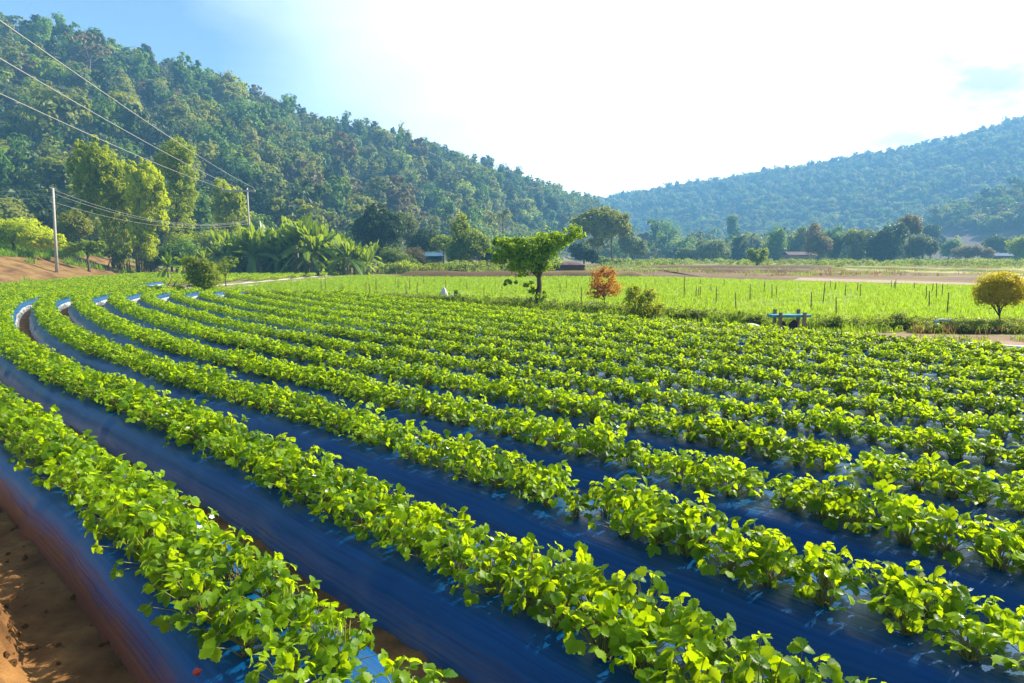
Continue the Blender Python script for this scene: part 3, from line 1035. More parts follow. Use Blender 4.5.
n = 9000
x, y = rg.uniform(-6.5, 0, n), rg.uniform(1.2, 8, n)
dm_ = mound_d(x, y)
k = (dm_ > -.38) & (rg.uniform(0, 1, n) < np.where(dm_ > 0, .9, .35))
x, y = x[k], y[k]
s_ = (rg.uniform(0, 1, len(x)) ** 3 * .022 + .005)[:, None].repeat(3, 1)
rot = rg.uniform(0, 6.28, (len(x), 3))
stuff('soil_clods', np.stack([x, y, soil_z(x, y)], 1), rot, s_, rg.integers(0, 5, len(x)), [clod(i) for i in range(5)], 'crumbs and clods of brown earth on the bare soil', 'soil')
n = 900
px_, py_ = rg.uniform(770, 1080, n), rg.uniform(333, 353, n)
k = py_ < 336 + (px_ - 800) * .06
pp = np.array([G(a, b) for a, b in zip(px_[k], py_[k])])
k = vnoise(pp[:, 0] * .8, pp[:, 1] * .8) > -.1
pp = pp[k]
pp[:, 2] = .02
r_, s_, v_ = spread(len(pp), rg, (.35, .9), 4)
stuff('verge_tufts', pp, r_, s_, v_, [tuft(260 + i, 12, .2, .07, .008, M['grass' if i else 'dry_grass'], .7) for i in range(3)] + [leafy(266, 60, .2, .15, .05, M['leaf_weed'])], 'scattered tufts on the pale bare verge', 'weeds')

# dry reddish grass strip near the yellow tree
n = 1500
px_, py_ = rg.uniform(915, 1080, n), rg.uniform(325, 334, n)
pp = np.array([G(a, b) for a, b in zip(px_, py_)])
pp[:, 2] = .01
r_, s_, v_ = spread(n, rg, (.6, 1.2))
stuff('dry_grass', pp, r_, s_, v_, [tuft(60 + i, 16, .22, .07, .007, M['dry_grass'] if i < 2 else M['grass'], .7) for i in range(3)] + [leafy(66, 70, .26, .16, .06, M['leaf_weed'])], 'dry reddish grass around the yellow tree', 'dry grass')

# grass on the terrace above the earth bank, and rough cover of the far field margins
n = 7000
x, y = rg.uniform(-70, -37, n), rg.uniform(44, 92, n)
h = bank_h(x, y)
k = ((h > 2.0) & (h < 3.6)) | ((h > .1) & (vnoise(x / 2.5, y / 4) > .3) & (rg.uniform(0, 1, n) < .5))
x, y = x[k], y[k]
r_, s_, v_ = spread(len(x), rg, (.7, 1.6))
stuff('terrace_grass', np.stack([x, y, terrain(x, y)], 1), r_, s_, v_, [tuft(70 + i, 16, .5, .16, .022, M['grass'], .6) for i in range(4)], 'tall grass on the terrace above the earth bank', 'grass')
n = 5200
px_ = np.concatenate([rg.uniform(380, 560, 1400), rg.uniform(600, 1060, 3800)])
D_ = np.concatenate([rg.uniform(78, 110, 1400), rg.uniform(120, 250, 3800)])
x, y = (px_ - 512) / FPX * D_, D_
k = vnoise(x / 7, y / 16) > -.05
x, y = x[k], y[k]
r_, s_, v_ = spread(len(x), rg, (.6, 1.5), 6)
tw = [tuft(80 + i, 14, .8, .3, .05, M['leaf_weed'], .5) for i in range(3)] + [leafy(90 + i, 80, 1.5, 1.0, .34, M[('leaf_weed', 'leaf_olive', 'leaf_lime')[i]]) for i in range(3)]
stuff('field_margin_weeds', np.stack([x, y, terrain(x, y)], 1), r_, s_ * .8, v_, tw, 'rough weeds on the margins of the far fields', 'weeds')


n = 6000
px_ = rg.uniform(390, 1080, n)
D_ = rg.uniform(70, 150, n)
x, y = (px_ - 512) / FPX * D_, D_
k = (vnoise(x / 5, y / 3) > .15) & ~inside(poly, x, y)
x, y = x[k], y[k]
r_, s_, v_ = spread(len(x), rg, (.5, 1.2), 4)
stuff('field_stubble', np.stack([x, y, np.full(len(x), .02)], 1), r_, s_, v_, [tuft(180 + i, 14, .32, .3, .03, M['leaf_weed'] if i % 2 else M['dry_grass'], .6) for i in range(4)], 'patches of stubble and weeds on the bare far fields', 'stubble')
for i, (pl_, mt, z_, lab) in enumerate([([(835, 270.4), (1024, 275.2), (1300, 282), (1300, 278), (1024, 272.4), (845, 268.4)], 'yellow_field', .022, 'yellow strip at the near side of the stubble fields'),
                                  ([(660, 265.4), (820, 266), (1000, 268.6), (1000, 267.6), (820, 264.8), (660, 264.6)], 'brown_field', .024, 'narrow brown strip through the stubble fields'),
                                  ([(850, 264.2), (1024, 266.2), (1024, 265.0), (850, 263.4)], 'green_field', .026, 'narrow green strip through the far stubble fields')]):
    patch('field_strip', pl_, M[mt], z_, lab)


# earth berms of the far terraces
def berm(name, pts, w, h, mat, label):
    pts = np.array([G(a, b)[:2] for a, b in pts])
    q = np.linspace(0, len(pts) - 1, 60)
    c = np.stack([np.interp(q, np.arange(len(pts)), pts[:, i]) for i in (0, 1)], 1)
    tg = unit(np.gradient(c, axis=0))
    nr = np.stack([-tg[:, 1], tg[:, 0]], 1)
    pr_ = [(-.5, -.05), (-.38, .45), (-.2, .9), (0, 1), (.25, .8), (.5, -.05)]
    V = []
    for i in range(60):
        hh = h * (1 + .35 * float(vnoise(q[i] * 3.1, 4.2))) * min(1, i / 4 + .1, (59 - i) / 4 + .1)
        for a, b in pr_:
            V.append((*(c[i] + nr[i] * a * w), b * hh))
    m = len(pr_)
    Q = [(i * m + j, i * m + j + 1, (i + 1) * m + j + 1, (i + 1) * m + j) for i in range(59) for j in range(m - 1)]
    o = link(name, MB().add(V, None, Q).mesh(name, [mat], True))
    return tag(o, label, 'earth bank', kind='structure')


berm('earth_bank', [(396, 276.8), (470, 277), (560, 276.6), (650, 277)], 3.2, .55, M['brown_field'], 'low brown earth bank behind the seedling field')
berm('earth_bank', [(700, 271.5), (760, 272), (825, 273)], 4, .35, M['brown_field'], 'dark ridge of earth in the bare field')
berm('earth_bank', [(640, 268.2), (760, 268.3), (840, 268.6)], 4, .5, M['brown_field'], 'long low ridge below the rain tree')
berm('earth_bank', [(840, 268), (950, 271), (1030, 273)], 3, .4, M['yellow_field'], 'grassy ridge beside the stubble field')


# ------------------------------------------------------------------ wooden stakes in the green field
def stake_mesh(seed):
    rg = np.random.default_rng(seed)
    mb = MB()
    le = rg.normal(size=2) * .02
    tube(mb, [(0, 0, -.05), (le[0] * .5, le[1] * .5, .5), (le[0], le[1], 1.0)], [.024, .022, .018], 6)
    return mb.mesh('wooden_stake', [M['stake']], True)


SM = [stake_mesh(i) for i in range(5)]
# base pixel and top pixel of the stakes one can make out
stk = [(321, 290, 281), (326, 291, 276), (342, 291, 284), (366, 292, 283), (376, 292, 279), (370, 294, 285), (398, 290, 280), (396, 286, 278), (410, 290, 279), (424, 285, 278), (406, 296, 284), (417, 294, 283),
       (434, 283, 278), (446, 291, 281), (467, 290, 283), (484, 299, 288), (495, 288, 281), (502, 293, 285), (560, 293, 283), (566, 289, 281), (581, 305, 288), (611, 291, 282),
       (684, 299, 278), (696, 297, 287), (698, 298, 288), (700, 297, 287), (716, 304, 288), (711, 291, 285), (736, 311, 294), (724, 287, 279), (750, 301, 285), (772, 299, 285), (776, 297, 286), (765, 289, 282), (764, 294, 284),
       (811, 310, 293), (823, 304, 283), (830, 290, 281), (836, 317, 298), (845, 296, 284), (835, 291, 283), (857, 293, 283), (860, 297, 285), (891, 289, 281), (894, 290, 282), (895, 290, 280),
       (914, 290, 283), (926, 301, 287), (929, 308, 292), (932, 293, 284), (936, 299, 284), (942, 296, 285), (947, 315, 294), (700, 284, 279), (740, 283, 279), (655, 285, 279), (668, 284, 279), (676, 283, 278), (540, 286, 279), (515, 285, 279), (460, 284, 279), (646, 296, 284)]
for i, (a, b0, b1) in enumerate(stk):
    g0 = G(a, b0)
    h = (b0 - b1) / FPX * g0[1] * 1.06
    st_ = link('wooden_stake', SM[i % 5], None, (g0[0], g0[1], .008))
    st_.scale = (1, 1, h)
    st_.rotation_euler = (rng.uniform(-.05, .05), rng.uniform(-.05, .05), rng.uniform(0, 6))
    lab = 'thin wooden stake standing in the bright green seedling field'
    tag(st_, lab, 'stake', 'wooden stakes in the green field')


# ------------------------------------------------------------------ trees and bushes one can tell apart
def tree(name, label, cat, base, top, r0, lobes, nclump, per, leaf, lmat, seed, bark='bark', up=.35, clump=.32, shell=.5, group=None, limbn=6, aspect=.55, droop=None, flat=.8, stems=1):
    rg = np.random.default_rng(seed)
    base = np.asarray(base, float)
    t = thing(name, label, cat, base, 0, group)
    lo = [tuple(np.array(l[:3])) + tuple(l[3:]) for l in lobes]
    cm, tm = MB(), MB()
    cc = crown(cm, lo, nclump, per, leaf, rg, 0, clump, shell, up, droop, aspect, flat)
    tg = cc[rg.choice(len(cc), min(limbn, len(cc)), replace=False)] if limbn else []
    if stems == 1:
        limbs(tm, (0, 0, -.1), top, r0, tg, rg)
    else:
        for k in range(stems):
            a = rg.uniform(0, 6.28)
            limbs(tm, (math.cos(a) * r0, math.sin(a) * r0, -.1), np.array(top) + np.array([math.cos(a), math.sin(a), 0]) * .25 * np.linalg.norm(top), r0 * .6, tg[k::stems], rg)
    link('crown', cm.mesh('crown', [lmat]), t)
    link('trunk', tm.mesh('trunk', [M[bark]], True), t)
    return t


def px_lobes(lobes, D, base):
    """lobes given as centre and half sizes in the picture at a known distance"""
    out = []
    for (a, b, rx, rz) in lobes:
        c = P(a, b, D) - base
        m = D / FPX
        ry = (rx + rz) / 2 * m
        out.append((c[0], c[1] + rng.uniform(-.4, .4) * ry, c[2], rx * m, ry * .9, rz * m))
    return out


# spreading tree in the middle with the slanting crown
D = 27.0
b0 = G(538, 307.5)
D = b0[1]
b0[2] = 0
lob = px_lobes([(512, 246, 20, 10), (508, 258, 16, 10), (532, 250, 20, 13), (548, 244, 18, 13), (561, 238, 14, 10), (573, 232, 10, 8), (528, 264, 20, 12), (546, 258, 16, 14), (520, 268, 12, 8), (512, 282, 8, 4), (530, 287, 10, 5), (541, 296, 6, 10), (499, 240, 7, 5), (503, 252, 14, 9), (508, 244, 14, 7), (516, 262, 14, 9)], D, b0)
tree('leafy_tree', 'spreading bright green tree with slanting crown standing before the seedling field', 'tree', b0, P(540, 262, D) - b0, .15, lob, 400, 26, .14, M['leaf_bright'], 1, clump=.5, shell=.5, limbn=10)
# red leaved bush
b0 = G(605, 306)
b0[2] = 0
D = b0[1]
tree('red_bush', 'orange red leaved bush on a thin stem beside the spreading tree', 'bush', b0, P(604, 296, D) - b0, .035, px_lobes([(604, 279, 15, 11), (597, 290, 13, 8), (612, 287, 11, 9), (606, 272, 10, 6)], D, b0), 190, 17, .085, M['leaf_red'], 2, clump=.42, shell=.4, limbn=8)
b0 = G(641, 318)
b0[2] = 0
D = b0[1]
tree('mixed_bush', 'green bush with reddish tips at the row edge beside the red bush', 'bush', b0, (0, 0, .35), .05, px_lobes([(641, 304, 18, 13), (633, 293, 9, 9), (650, 296, 8, 8), (642, 312, 20, 8), (660, 309, 7, 8), (637, 285, 3, 5)], D, b0), 290, 18, .08, M['leaf_mixed'], 3, clump=.4, shell=.3, limbn=8, stems=3)
# yellow ball tree at the right
b0 = G(1001, 329)
b0[2] = 0
D = b0[1]
tree('yellow_tree', 'round golden yellow topiary tree on a slim trunk', 'tree', b0, P(1000, 309, D) - b0, .03, px_lobes([(1001, 290, 25, 18), (986, 293, 12, 13), (1014, 291, 13, 15), (1000, 281, 16, 9)], D, b0), 700, 22, .055, M['leaf_yellow'], 4, clump=.32, shell=.3, limbn=14)
# leaning leafy shrub at the left end of the rows
b0 = G(203, 296)
b0[2] = 0
D = b0[1]
tree('leaning_shrub', 'dense green shrub leaning over at the end of the track', 'shrub', b0, P(200, 280, D) - b0, .06, px_lobes([(197, 273, 17, 13), (208, 279, 11, 12), (190, 262, 10, 7), (205, 265, 10, 6), (200, 286, 13, 7)], D, b0), 380, 20, .12, M['leaf_shrub'], 5, clump=.4, shell=.35, limbn=8)
b0 = G(226, 288)
b0[2] = 0
D = b0[1]
tree('slim_tree', 'small tree with slim bare trunk next to the leaning shrub', 'tree', b0, P(225, 274, D) - b0, .05, px_lobes([(223, 266, 9, 7), (230, 262, 7, 6), (216, 270, 7, 5)], D, b0), 90, 14, .13, M['leaf_shrub'], 6, clump=.42, limbn=6)
# props leaning together in front of it
for i, (p0, p1, lab) in enumerate([((164, 292), (173, 276), 'slanting bamboo prop under the leaning shrub, the thinner one'), ((168, 293), (180, 277), 'slanting bamboo prop under the leaning shrub, closer to its leaves')]):
    a = G(*p0)
    b = P(p1[0], p1[1], a[1] + .3)
    mb = MB()
    mid = (a + b) / 2 - a + np.array([.02, 0, 0])
    tube(mb, [(0, 0, -.05), mid, b - a], [.04 + .012 * i, .038 + .01 * i, .03], 7)
    o = link('bamboo_prop', mb.mesh('bamboo_prop', [M['bamboo_cane']], True), None, a)
    tag(o, lab, 'prop', 'props under the leaning shrub')


# bushes and small trees along the verge
def bush(label, base_px, lob, n, per, leaf, mat, seed, name='bush', cat='bush', D=None, clump=.46, shell=.25, group=None):
    if D is None:
        b0 = G(*base_px)
        b0[2] = 0
    else:
        b0 = P(base_px[0], base_px[1], D)
        b0[2] = float(terrain(b0[0], b0[1]))
    n, per = int(n * 1.7), per + 6
    return tree(name, label, cat, b0, (0, 0, max(.1, (P(lob[0][0], lob[0][1], b0[1]) - b0)[2])), .012 * b0[1] ** .6, px_lobes(lob, b0[1], b0), n, per, leaf, mat, seed, clump=clump, shell=shell, limbn=5, group=group)


bush('small upright green bush beside the white sack', (457, 303), [(457, 298, 4, 5), (456, 293, 2, 4)], 40, 12, .09, M['leaf_green'], 11)
bush('low green bush beside the blue topped bench', (838, 331), [(838, 323, 13, 8), (828, 325, 10, 6), (850, 325, 9, 6)], 110, 14, .06, M['leaf_weed'], 12)
bush('taller green bush at the verge, between bench and irrigation pipe', (898, 329), [(896, 321, 12, 9), (886, 324, 10, 6), (908, 324, 9, 6)], 110, 14, .06, M['leaf_weed'], 13)
bush('small green bush on the far side of the bench', (757, 327), [(757, 320, 9, 5), (748, 322, 8, 4)], 70, 14, .06, M['leaf_weed'], 14)
bush('low flowering weed bush between the mixed bush and the bench', (695, 321), [(695, 315, 14, 5), (680, 316, 8, 4)], 80, 14, .06, M['leaf_weed'], 15)

# ------------------------------------------------------------------ bamboo
def bamboo(label, base_px, D, lobes, seed, lmat, n=240, culms=26, leaf=.42, group='bamboo clumps below the hill'):
    rg = np.random.default_rng(seed)
    b0 = P(base_px[0], base_px[1], D)
    b0[2] = float(terrain(b0[0], b0[1]))
    t = thing('bamboo_clump', label, 'bamboo', b0, 0, group)
    lo = px_lobes(lobes, D, b0)
    fm, sm = MB(), MB()
    plumes = []
    for l in lo:
        plumes.append((l[0], l[1], l[2], l[3] * .75, l[4] * .75, l[5] * .85))
        for _ in range(7):
            a, e = rg.uniform(0, 6.28), rg.uniform(-.9, 1)
            c = math.sqrt(max(0, 1 - e * e))
            plumes.append((l[0] + math.cos(a) * c * l[3] * .8, l[1] + math.sin(a) * c * l[4] * .8, l[2] + e * l[5] * .85, l[3] * .26, l[4] * .26, l[5] * .34))
    lo = plumes
    cc = crown(fm, lo, int(n * 2.2), 30, leaf, rg, 0, .34, .4, .3, (0, 0, -.5), .34, 1.25, .45)
    for k in range(culms):
        a = rg.uniform(0, 6.28)
        r = rg.uniform(.1, 1.3)
        c = cc[rg.integers(len(cc))]
        p0 = np.array([math.cos(a) * r, math.sin(a) * r, -.1])
        q = np.linspace(0, 1, 6)[:, None]
        mid = np.array([p0[0] * 1.3, p0[1] * 1.3, c[2] * .75])
        tube(sm, p0 * (1 - q) ** 2 + 2 * mid * q * (1 - q) + c * q ** 2, .06 * (1 - .8 * q[:, 0]), 5)
    link('foliage', fm.mesh('foliage', [lmat]), t)
    link('stems', sm.mesh('stems', [M['bamboo_cane']], True), t)
    return t


bamboo('tall yellowish bamboo clump, widest and nearest the concrete pole', (118, 262), 74.5, [(88, 170, 15, 28), (100, 165, 16, 27), (112, 175, 15, 32), (122, 185, 12, 30), (104, 200, 18, 34), (80, 158, 9, 16), (118, 215, 12, 24), (124, 240, 10, 20), (106, 236, 11, 22), (120, 256, 12, 10)], 31, M['leaf_bamboo'], 420)
bamboo('yellowish bamboo clump drooping between wide clump and vine covered tree', (142, 262), 73.5, [(140, 190, 14, 24), (153, 182, 13, 20), (148, 212, 16, 22), (162, 200, 9, 14), (138, 232, 11, 26), (160, 222, 9, 8), (150, 244, 11, 18)], 32, M['leaf_bamboo'], 340)
bamboo('small bamboo clump right beside the wooden crossarm pole', (228, 262), 100, [(222, 190, 11, 12), (232, 198, 12, 14), (225, 214, 13, 16), (242, 212, 8, 16), (230, 235, 11, 18)], 33, M['leaf_bamboo'], 240)
b0 = P(178, 262, 85)
b0[2] = float(terrain(b0[0], b0[1]))
tree('vine_covered_tree', 'tall column of a tree overgrown with yellow green vines', 'tree', b0, P(177, 160, 85) - b0, .3, px_lobes([(173, 155, 14, 17), (182, 150, 12, 12), (180, 175, 12, 20), (176, 200, 12, 24), (184, 190, 9, 22), (178, 228, 12, 24), (168, 165, 10, 14)], 85, b0), 420, 22, .34, M['leaf_vine'], 34, clump=.4, shell=.55, limbn=8, aspect=.7)

# ------------------------------------------------------------------ banana plants
def banana(seed, h=4.6):
    rg = np.random.default_rng(seed)
    sm, fm = MB(), MB()
    th = h * rg.uniform(.3, .42)
    tube(sm, [(0, 0, -.1), (rg.normal() * .04, rg.normal() * .04, th * .5), (rg.normal() * .08, rg.normal() * .08, th)], [.17, .13, .08], 8)
    nl = int(rg.integers(15, 19))
    for k in range(nl):
        az = k * 2.4 + rg.uniform(-.4, .4)
        el = rad(rg.uniform(48, 88)) if k > 4 else rad(rg.uniform(-35, 30))
        ln = h * rg.uniform(.42, .58)
        d = np.array([math.cos(az), math.sin(az), 0])
        st = 10
        q = np.linspace(0, 1, st)
        sag = rg.uniform(.25, .85) if k > 3 else rg.uniform(.6, 1.1)
        ctr = np.array([0, 0, th * .93]) + d[None] * (math.cos(el) * ln * q)[:, None] + np.array([0, 0, 1.0])[None] * (math.sin(el) * ln * q - sag * ln * .5 * q ** 2.2)[:, None]
        wid = np.interp(q, [0, .12, .25, .6, .9, 1], [.02, .03, .21, .27, .17, .02]) * h / 4.6
        side = np.array([-d[1], d[0], 0])
        roll = rg.uniform(-.5, .5)
        for sg in (1, -1):
            tat = 1 - .25 * rg.uniform(0, 1, st) * (q > .2)
            e = ctr + (side * math.cos(roll) * sg + np.array([0, 0, math.sin(roll) * sg - .25]))[None] * (wid * tat)[:, None]
            V = np.concatenate([ctr, e])
            Q = [(a, a + 1, st + a + 1, st + a) if sg < 0 else (a, st + a, st + a + 1, a + 1) for a in range(st - 1) if not (q[a] > .3 and rg.uniform() < .07)]
            fm.add(V, None, Q)
        tube(fm, ctr, .03 * (1 - .8 * q), 4)
    return sm.mesh('trunk', [M['bark_pale']], True), fm.mesh('leaves', [M['leaf_banana']], True)


BN = [banana(500 + i, 5.0) for i in range(6)]
bpos = [(x_, rng.uniform(72, 82)) for x_ in np.linspace(222, 374, 62)] + [(x_, rng.uniform(82, 90)) for x_ in np.linspace(236, 356, 14)]
for i, (a, D) in enumerate(bpos):
    x_ = (a + rng.uniform(-2, 2) - 512) / FPX * D
    t = thing('banana_plant', 'banana plant in the dense grove along the far strip', 'banana plant', (x_, D, float(terrain(x_, D))), rng.uniform(0, 6.28), 'banana plants of the grove')
    hs = float(np.interp(a, [236, 262, 290, 318, 345, 368], [1.3, 1.5, 1.75, 1.6, 1.3, .95])) * rng.uniform(.8, 1.1)
    t.scale = (hs * .95, hs * .95, hs)
    tr_, lv_ = BN[i % 6]
    link('trunk', tr_, t)
    link('leaves', lv_, t)
for i, (a, D, s_, lab) in enumerate([(170, 56, .62, 'lone small banana plant behind the leaning shrub'), (186, 66, .75, 'banana plant under the vine covered tree'), (206, 74, .85, 'banana plant between vine covered tree and grove'), (220, 76, .95, 'banana plant at the end of the grove near the slim tree')]):
    x_ = (a - 512) / FPX * D
    t = thing('banana_plant', lab, 'banana plant', (x_, D, float(terrain(x_, D))), i * 1.3)
    t.scale = (s_, s_, s_)
    tr_, lv_ = BN[(i * 2 + 1) % 6]
    link('trunk', tr_, t)
    link('leaves', lv_, t)

# hedge-like greenery under the bamboos, on the terrace and round the hut
bush('sprawling light green shrub on the terrace at the picture edge', (14, 250), [(8, 232, 20, 13), (26, 232, 16, 14), (40, 238, 15, 11), (-12, 230, 18, 14), (54, 241, 9, 7)], 260, 18, .3, M['leaf_bamboo'], 41, D=64, name='terrace_shrub', cat='shrub')
bush('small grey green tree behind the concrete pole', (78, 252), [(74, 222, 13, 12), (84, 228, 10, 9), (66, 232, 8, 8)], 130, 16, .34, M['leaf_olive'], 42, D=78, name='small_tree', cat='tree')
bush('low yellow green bush at the foot of the wide bamboo', (88, 258), [(88, 247, 11, 6), (98, 246, 7, 5), (72, 248, 9, 5)], 90, 14, .25, M['leaf_lime'], 43, D=66)
bush('dark green thicket bush behind the lone banana plant', (172, 268), [(160, 256, 14, 10), (182, 252, 16, 14), (150, 262, 10, 8)], 150, 16, .3, M['leaf_green'], 44, D=76)
bush('dark bush behind the small end of the banana grove', (212, 268), [(205, 244, 16, 14), (222, 242, 14, 12), (240, 246, 14, 14)], 170, 16, .35, M['leaf_vine'], 45, D=92)
bush('big dark round tree behind the grove end', (378, 262), [(378, 224, 17, 15), (366, 230, 14, 13), (391, 228, 13, 15), (376, 212, 11, 9), (380, 246, 18, 12)], 300, 20, .5, M['leaf_dark'], 46, D=100, name='dark_tree', cat='tree')
bush('pale grey feathery tree behind the dark round tree', (408, 262), [(408, 226, 8, 14), (412, 236, 9, 16), (402, 222, 6, 10)], 130, 14, .4, M['leaf_grey'], 47, D=118, name='feathery_tree', cat='tree')
bush('dark dome shaped tree behind the blue roofed hut', (425, 262), [(425, 238, 12, 10), (418, 244, 10, 9), (433, 244, 9, 9)], 140, 16, .45, M['leaf_dark'], 48, D=112, name='dome_tree', cat='tree')
bush('pyramid shaped olive green tree beside the blue roofed hut', (466, 266), [(462, 226, 10, 11), (466, 240, 16, 12), (474, 244, 13, 13), (462, 254, 16, 10), (484, 246, 7, 9), (456, 250, 9, 10)], 280, 18, .36, M['leaf_vine'], 49, D=92, name='olive_tree', cat='tree')
bush('light green bush between hut and olive tree', (444, 262), [(444, 243, 10, 8), (436, 242, 7, 6)], 90, 14, .35, M['leaf_lime'], 50, D=104)
bush('dark bush at the foot of the olive tree', (488, 267), [(487, 257, 9, 9), (494, 254, 6, 8)], 80, 14, .32, M['leaf_dark'], 51, D=96)
bush('yellowish tall weed clump at the end of the banana grove', (392, 271), [(388, 256, 9, 10), (398, 258, 9, 9), (408, 262, 8, 7)], 150, 14, .22, M['leaf_weed'], 52, D=86)
bush('tan bush of tall dry stalks before the hut', (416, 270), [(415, 256, 10, 9), (424, 264, 9, 5)], 110, 14, .22, M['leaf_tan'], 53, D=88)
bush('low green bush in front of the hut', (440, 271), [(436, 267, 10, 4), (450, 268, 9, 3)], 70, 14, .22, M['leaf_lime'], 54, D=84)

# ------------------------------------------------------------------ trees of the middle distance
bush('old flat topped rain tree with dark leaning trunk', (612, 266), [(586, 224, 14, 9), (600, 216, 16, 8), (616, 220, 14, 8), (604, 230, 14, 8), (622, 230, 9, 6), (580, 232, 10, 6), (594, 242, 10, 5)], 300, 18, .75, M['leaf_olive'], 61, D=150, name='rain_tree', cat='tree', clump=.5)
bush('round pale green tree beside the rain tree', (632, 262), [(630, 244, 12, 11), (640, 248, 7, 8), (626, 238, 8, 7)], 190, 16, .6, M['leaf_pale'], 62, D=170, name='round_tree', cat='tree')
bush('dark spreading bush under the rain tree', (584, 266), [(583, 252, 10, 8), (576, 248, 7, 6), (592, 256, 8, 6)], 110, 16, .5, M['leaf_dark'], 63, D=130)
bush('low yellow green bush at the rain tree foot', (601, 266), [(600, 260, 11, 4), (618, 262, 7, 3)], 80, 14, .4, M['leaf_lime'], 64, D=140)
bush('pale round bush, the wider of two before the far wood', (713, 262), [(712, 249, 13, 9), (704, 252, 9, 7), (722, 252, 9, 7)], 160, 16, .7, M['leaf_pale'], 65, D=190)
bush('pale round bush, the narrower of two before the far wood', (687, 263), [(687, 254, 9, 6), (680, 256, 6, 4)], 110, 14, .6, M['leaf_pale'], 66, D=190)
bush('bright lime bush standing alone at the brown field', (757, 267), [(757, 256, 9, 6), (752, 253, 5, 5), (763, 254, 6, 5), (757, 261, 4, 5)], 130, 16, .35, M['leaf_lime'], 67, D=120, name='lime_bush')
bush('ragged yellowish tree beside the brown hut', (818, 263), [(815, 236, 8, 12), (822, 246, 9, 9), (810, 246, 7, 8)], 150, 16, .6, M['leaf_tan'], 68, D=185, name='ragged_tree', cat='tree')
bush('slim dark green tree between yellowish and tall trees', (836, 263), [(836, 244, 6, 12), (833, 252, 7, 8)], 110, 14, .6, M['leaf_green'], 69, D=188, name='slim_dark_tree', cat='tree')
bush('broad olive tree left of the massive dark tree', (857, 263), [(853, 238, 9, 10), (864, 242, 8, 12), (856, 252, 11, 8)], 190, 16, .65, M['leaf_olive'], 70, D=185, name='broad_tree', cat='tree')
bush('massive dark tree with dense crown on the far field edge', (890, 264), [(884, 240, 12, 13), (896, 234, 10, 12), (888, 252, 15, 9), (874, 246, 9, 11)], 260, 16, .65, M['leaf_dark'], 71, D=175, name='massive_tree', cat='tree')
bush('tall tan crowned tree rising behind the massive dark tree', (908, 264), [(908, 222, 10, 7), (914, 228, 7, 6), (902, 232, 6, 6)], 130, 16, .6, M['leaf_tan'], 72, D=180, name='tall_tree', cat='tree')
bush('light green tree right of the massive dark tree', (922, 264), [(920, 243, 10, 9), (912, 250, 9, 8), (930, 248, 7, 7)], 170, 16, .6, M['leaf_grey'], 73, D=182, name='light_tree', cat='tree')
bush('straw coloured bush in front of the far slope', (965, 263), [(963, 252, 11, 6), (974, 251, 8, 6), (985, 253, 8, 5)], 150, 16, .5, M['leaf_tan'], 74, D=200)
bush('blue green bush at the foot of the cleared slope', (948, 262), [(951, 245, 7, 6), (945, 250, 6, 6)], 90, 14, .6, M['leaf_green'], 75, D=220)
bush('bright green tree at the right picture edge beside the house', (1020, 263), [(1021, 246, 10, 9), (1030, 242, 10, 10), (1018, 255, 7, 6)], 160, 16, .55, M['leaf_lime'], 76, D=190, name='edge_tree', cat='tree')
bush('dark tree behind the far house', (1000, 263), [(996, 243, 12, 7), (1006, 246, 9, 8)], 140, 16, .6, M['leaf_dark'], 77, D=225, name='house_tree', cat='tree')
for i, (a, b_, rx, rz, D, mt, lab) in enumerate([(733, 222, 5, 8, 330, 'leaf_green', 'narrow spire shaped tree rising above the far wood'), (778, 240, 8, 12, 210, 'leaf_green', 'green tree between palm and brown hut'), (740, 244, 7, 9, 210, 'leaf_dark', 'dark tree close to the far palm'),
                                                  (668, 232, 12, 12, 300, 'leaf_green', 'blue green tree group leader above the pale bushes'), (800, 238, 6, 12, 230, 'leaf_olive', 'olive tree rising behind the brown hut'), (930, 232, 8, 8, 260, 'leaf_dark', 'dark tree below the wooded spur')]):
    bush(lab, (a, 262), [(a, b_, rx, rz), (a - rx * .5, b_ + rz * .9, rx * .8, rz * .7), (a + rx * .4, b_ + rz * 1.4, rx, rz * .8)], 140, 16, .8, M[mt], 140 + i, D=D, name='valley_tree', cat='tree')


# palm
def palm(label, base_px, top_px, D, fl, seed):
    rg = np.random.default_rng(seed)
    b0 = P(base_px[0], base_px[1], D)
    b0[2] = float(terrain(b0[0], b0[1]))
    t = thing('palm_tree', label, 'palm tree', b0, 0)
    tp = P(top_px[0], top_px[1], D) - b0
    tm, fm = MB(), MB()
    tube(tm, [(0, 0, -.1), tp * np.array([.7, .7, .5]), tp], [.22, .17, .14], 8)
    for k in range(17):
        az = k * 2.4
        el = rad(rg.uniform(-15, 75))
        q = np.linspace(0, 1, 12)
        d = np.array([math.cos(az), math.sin(az), 0])
        ctr = tp[None] + d[None] * (math.cos(el) * fl * q)[:, None] + np.array([0, 0, 1.])[None] * (math.sin(el) * fl * q - .75 * fl * q ** 2)[:, None]
        tube(fm, ctr, .035 * (1 - .8 * q), 3)
        side = np.array([-d[1], d[0], 0])
        for j in range(2, 12):
            for sg in (-1, 1):
                l = fl * .26 * (1 - .6 * abs(q[j] - .45))
                e = ctr[j] + side * sg * l * .8 + d * l * .4 - np.array([0, 0, l * .45])
                w_ = d * fl * .035
                fm.add([ctr[j] - w_, ctr[j] + w_, e], [(0, 1, 2)])
    link('crown', fm.mesh('crown', [M['leaf_grey']]), t)
    link('trunk', tm.mesh('trunk', [M['bark']], True), t)
    return t


palm('grey green palm standing before the far wood', (752, 262), (752, 237), 195, 3.6, 81)
palm('tall palm rising above the trees behind the olive tree', (503, 262), (503, 216), 150, 4.6, 82)


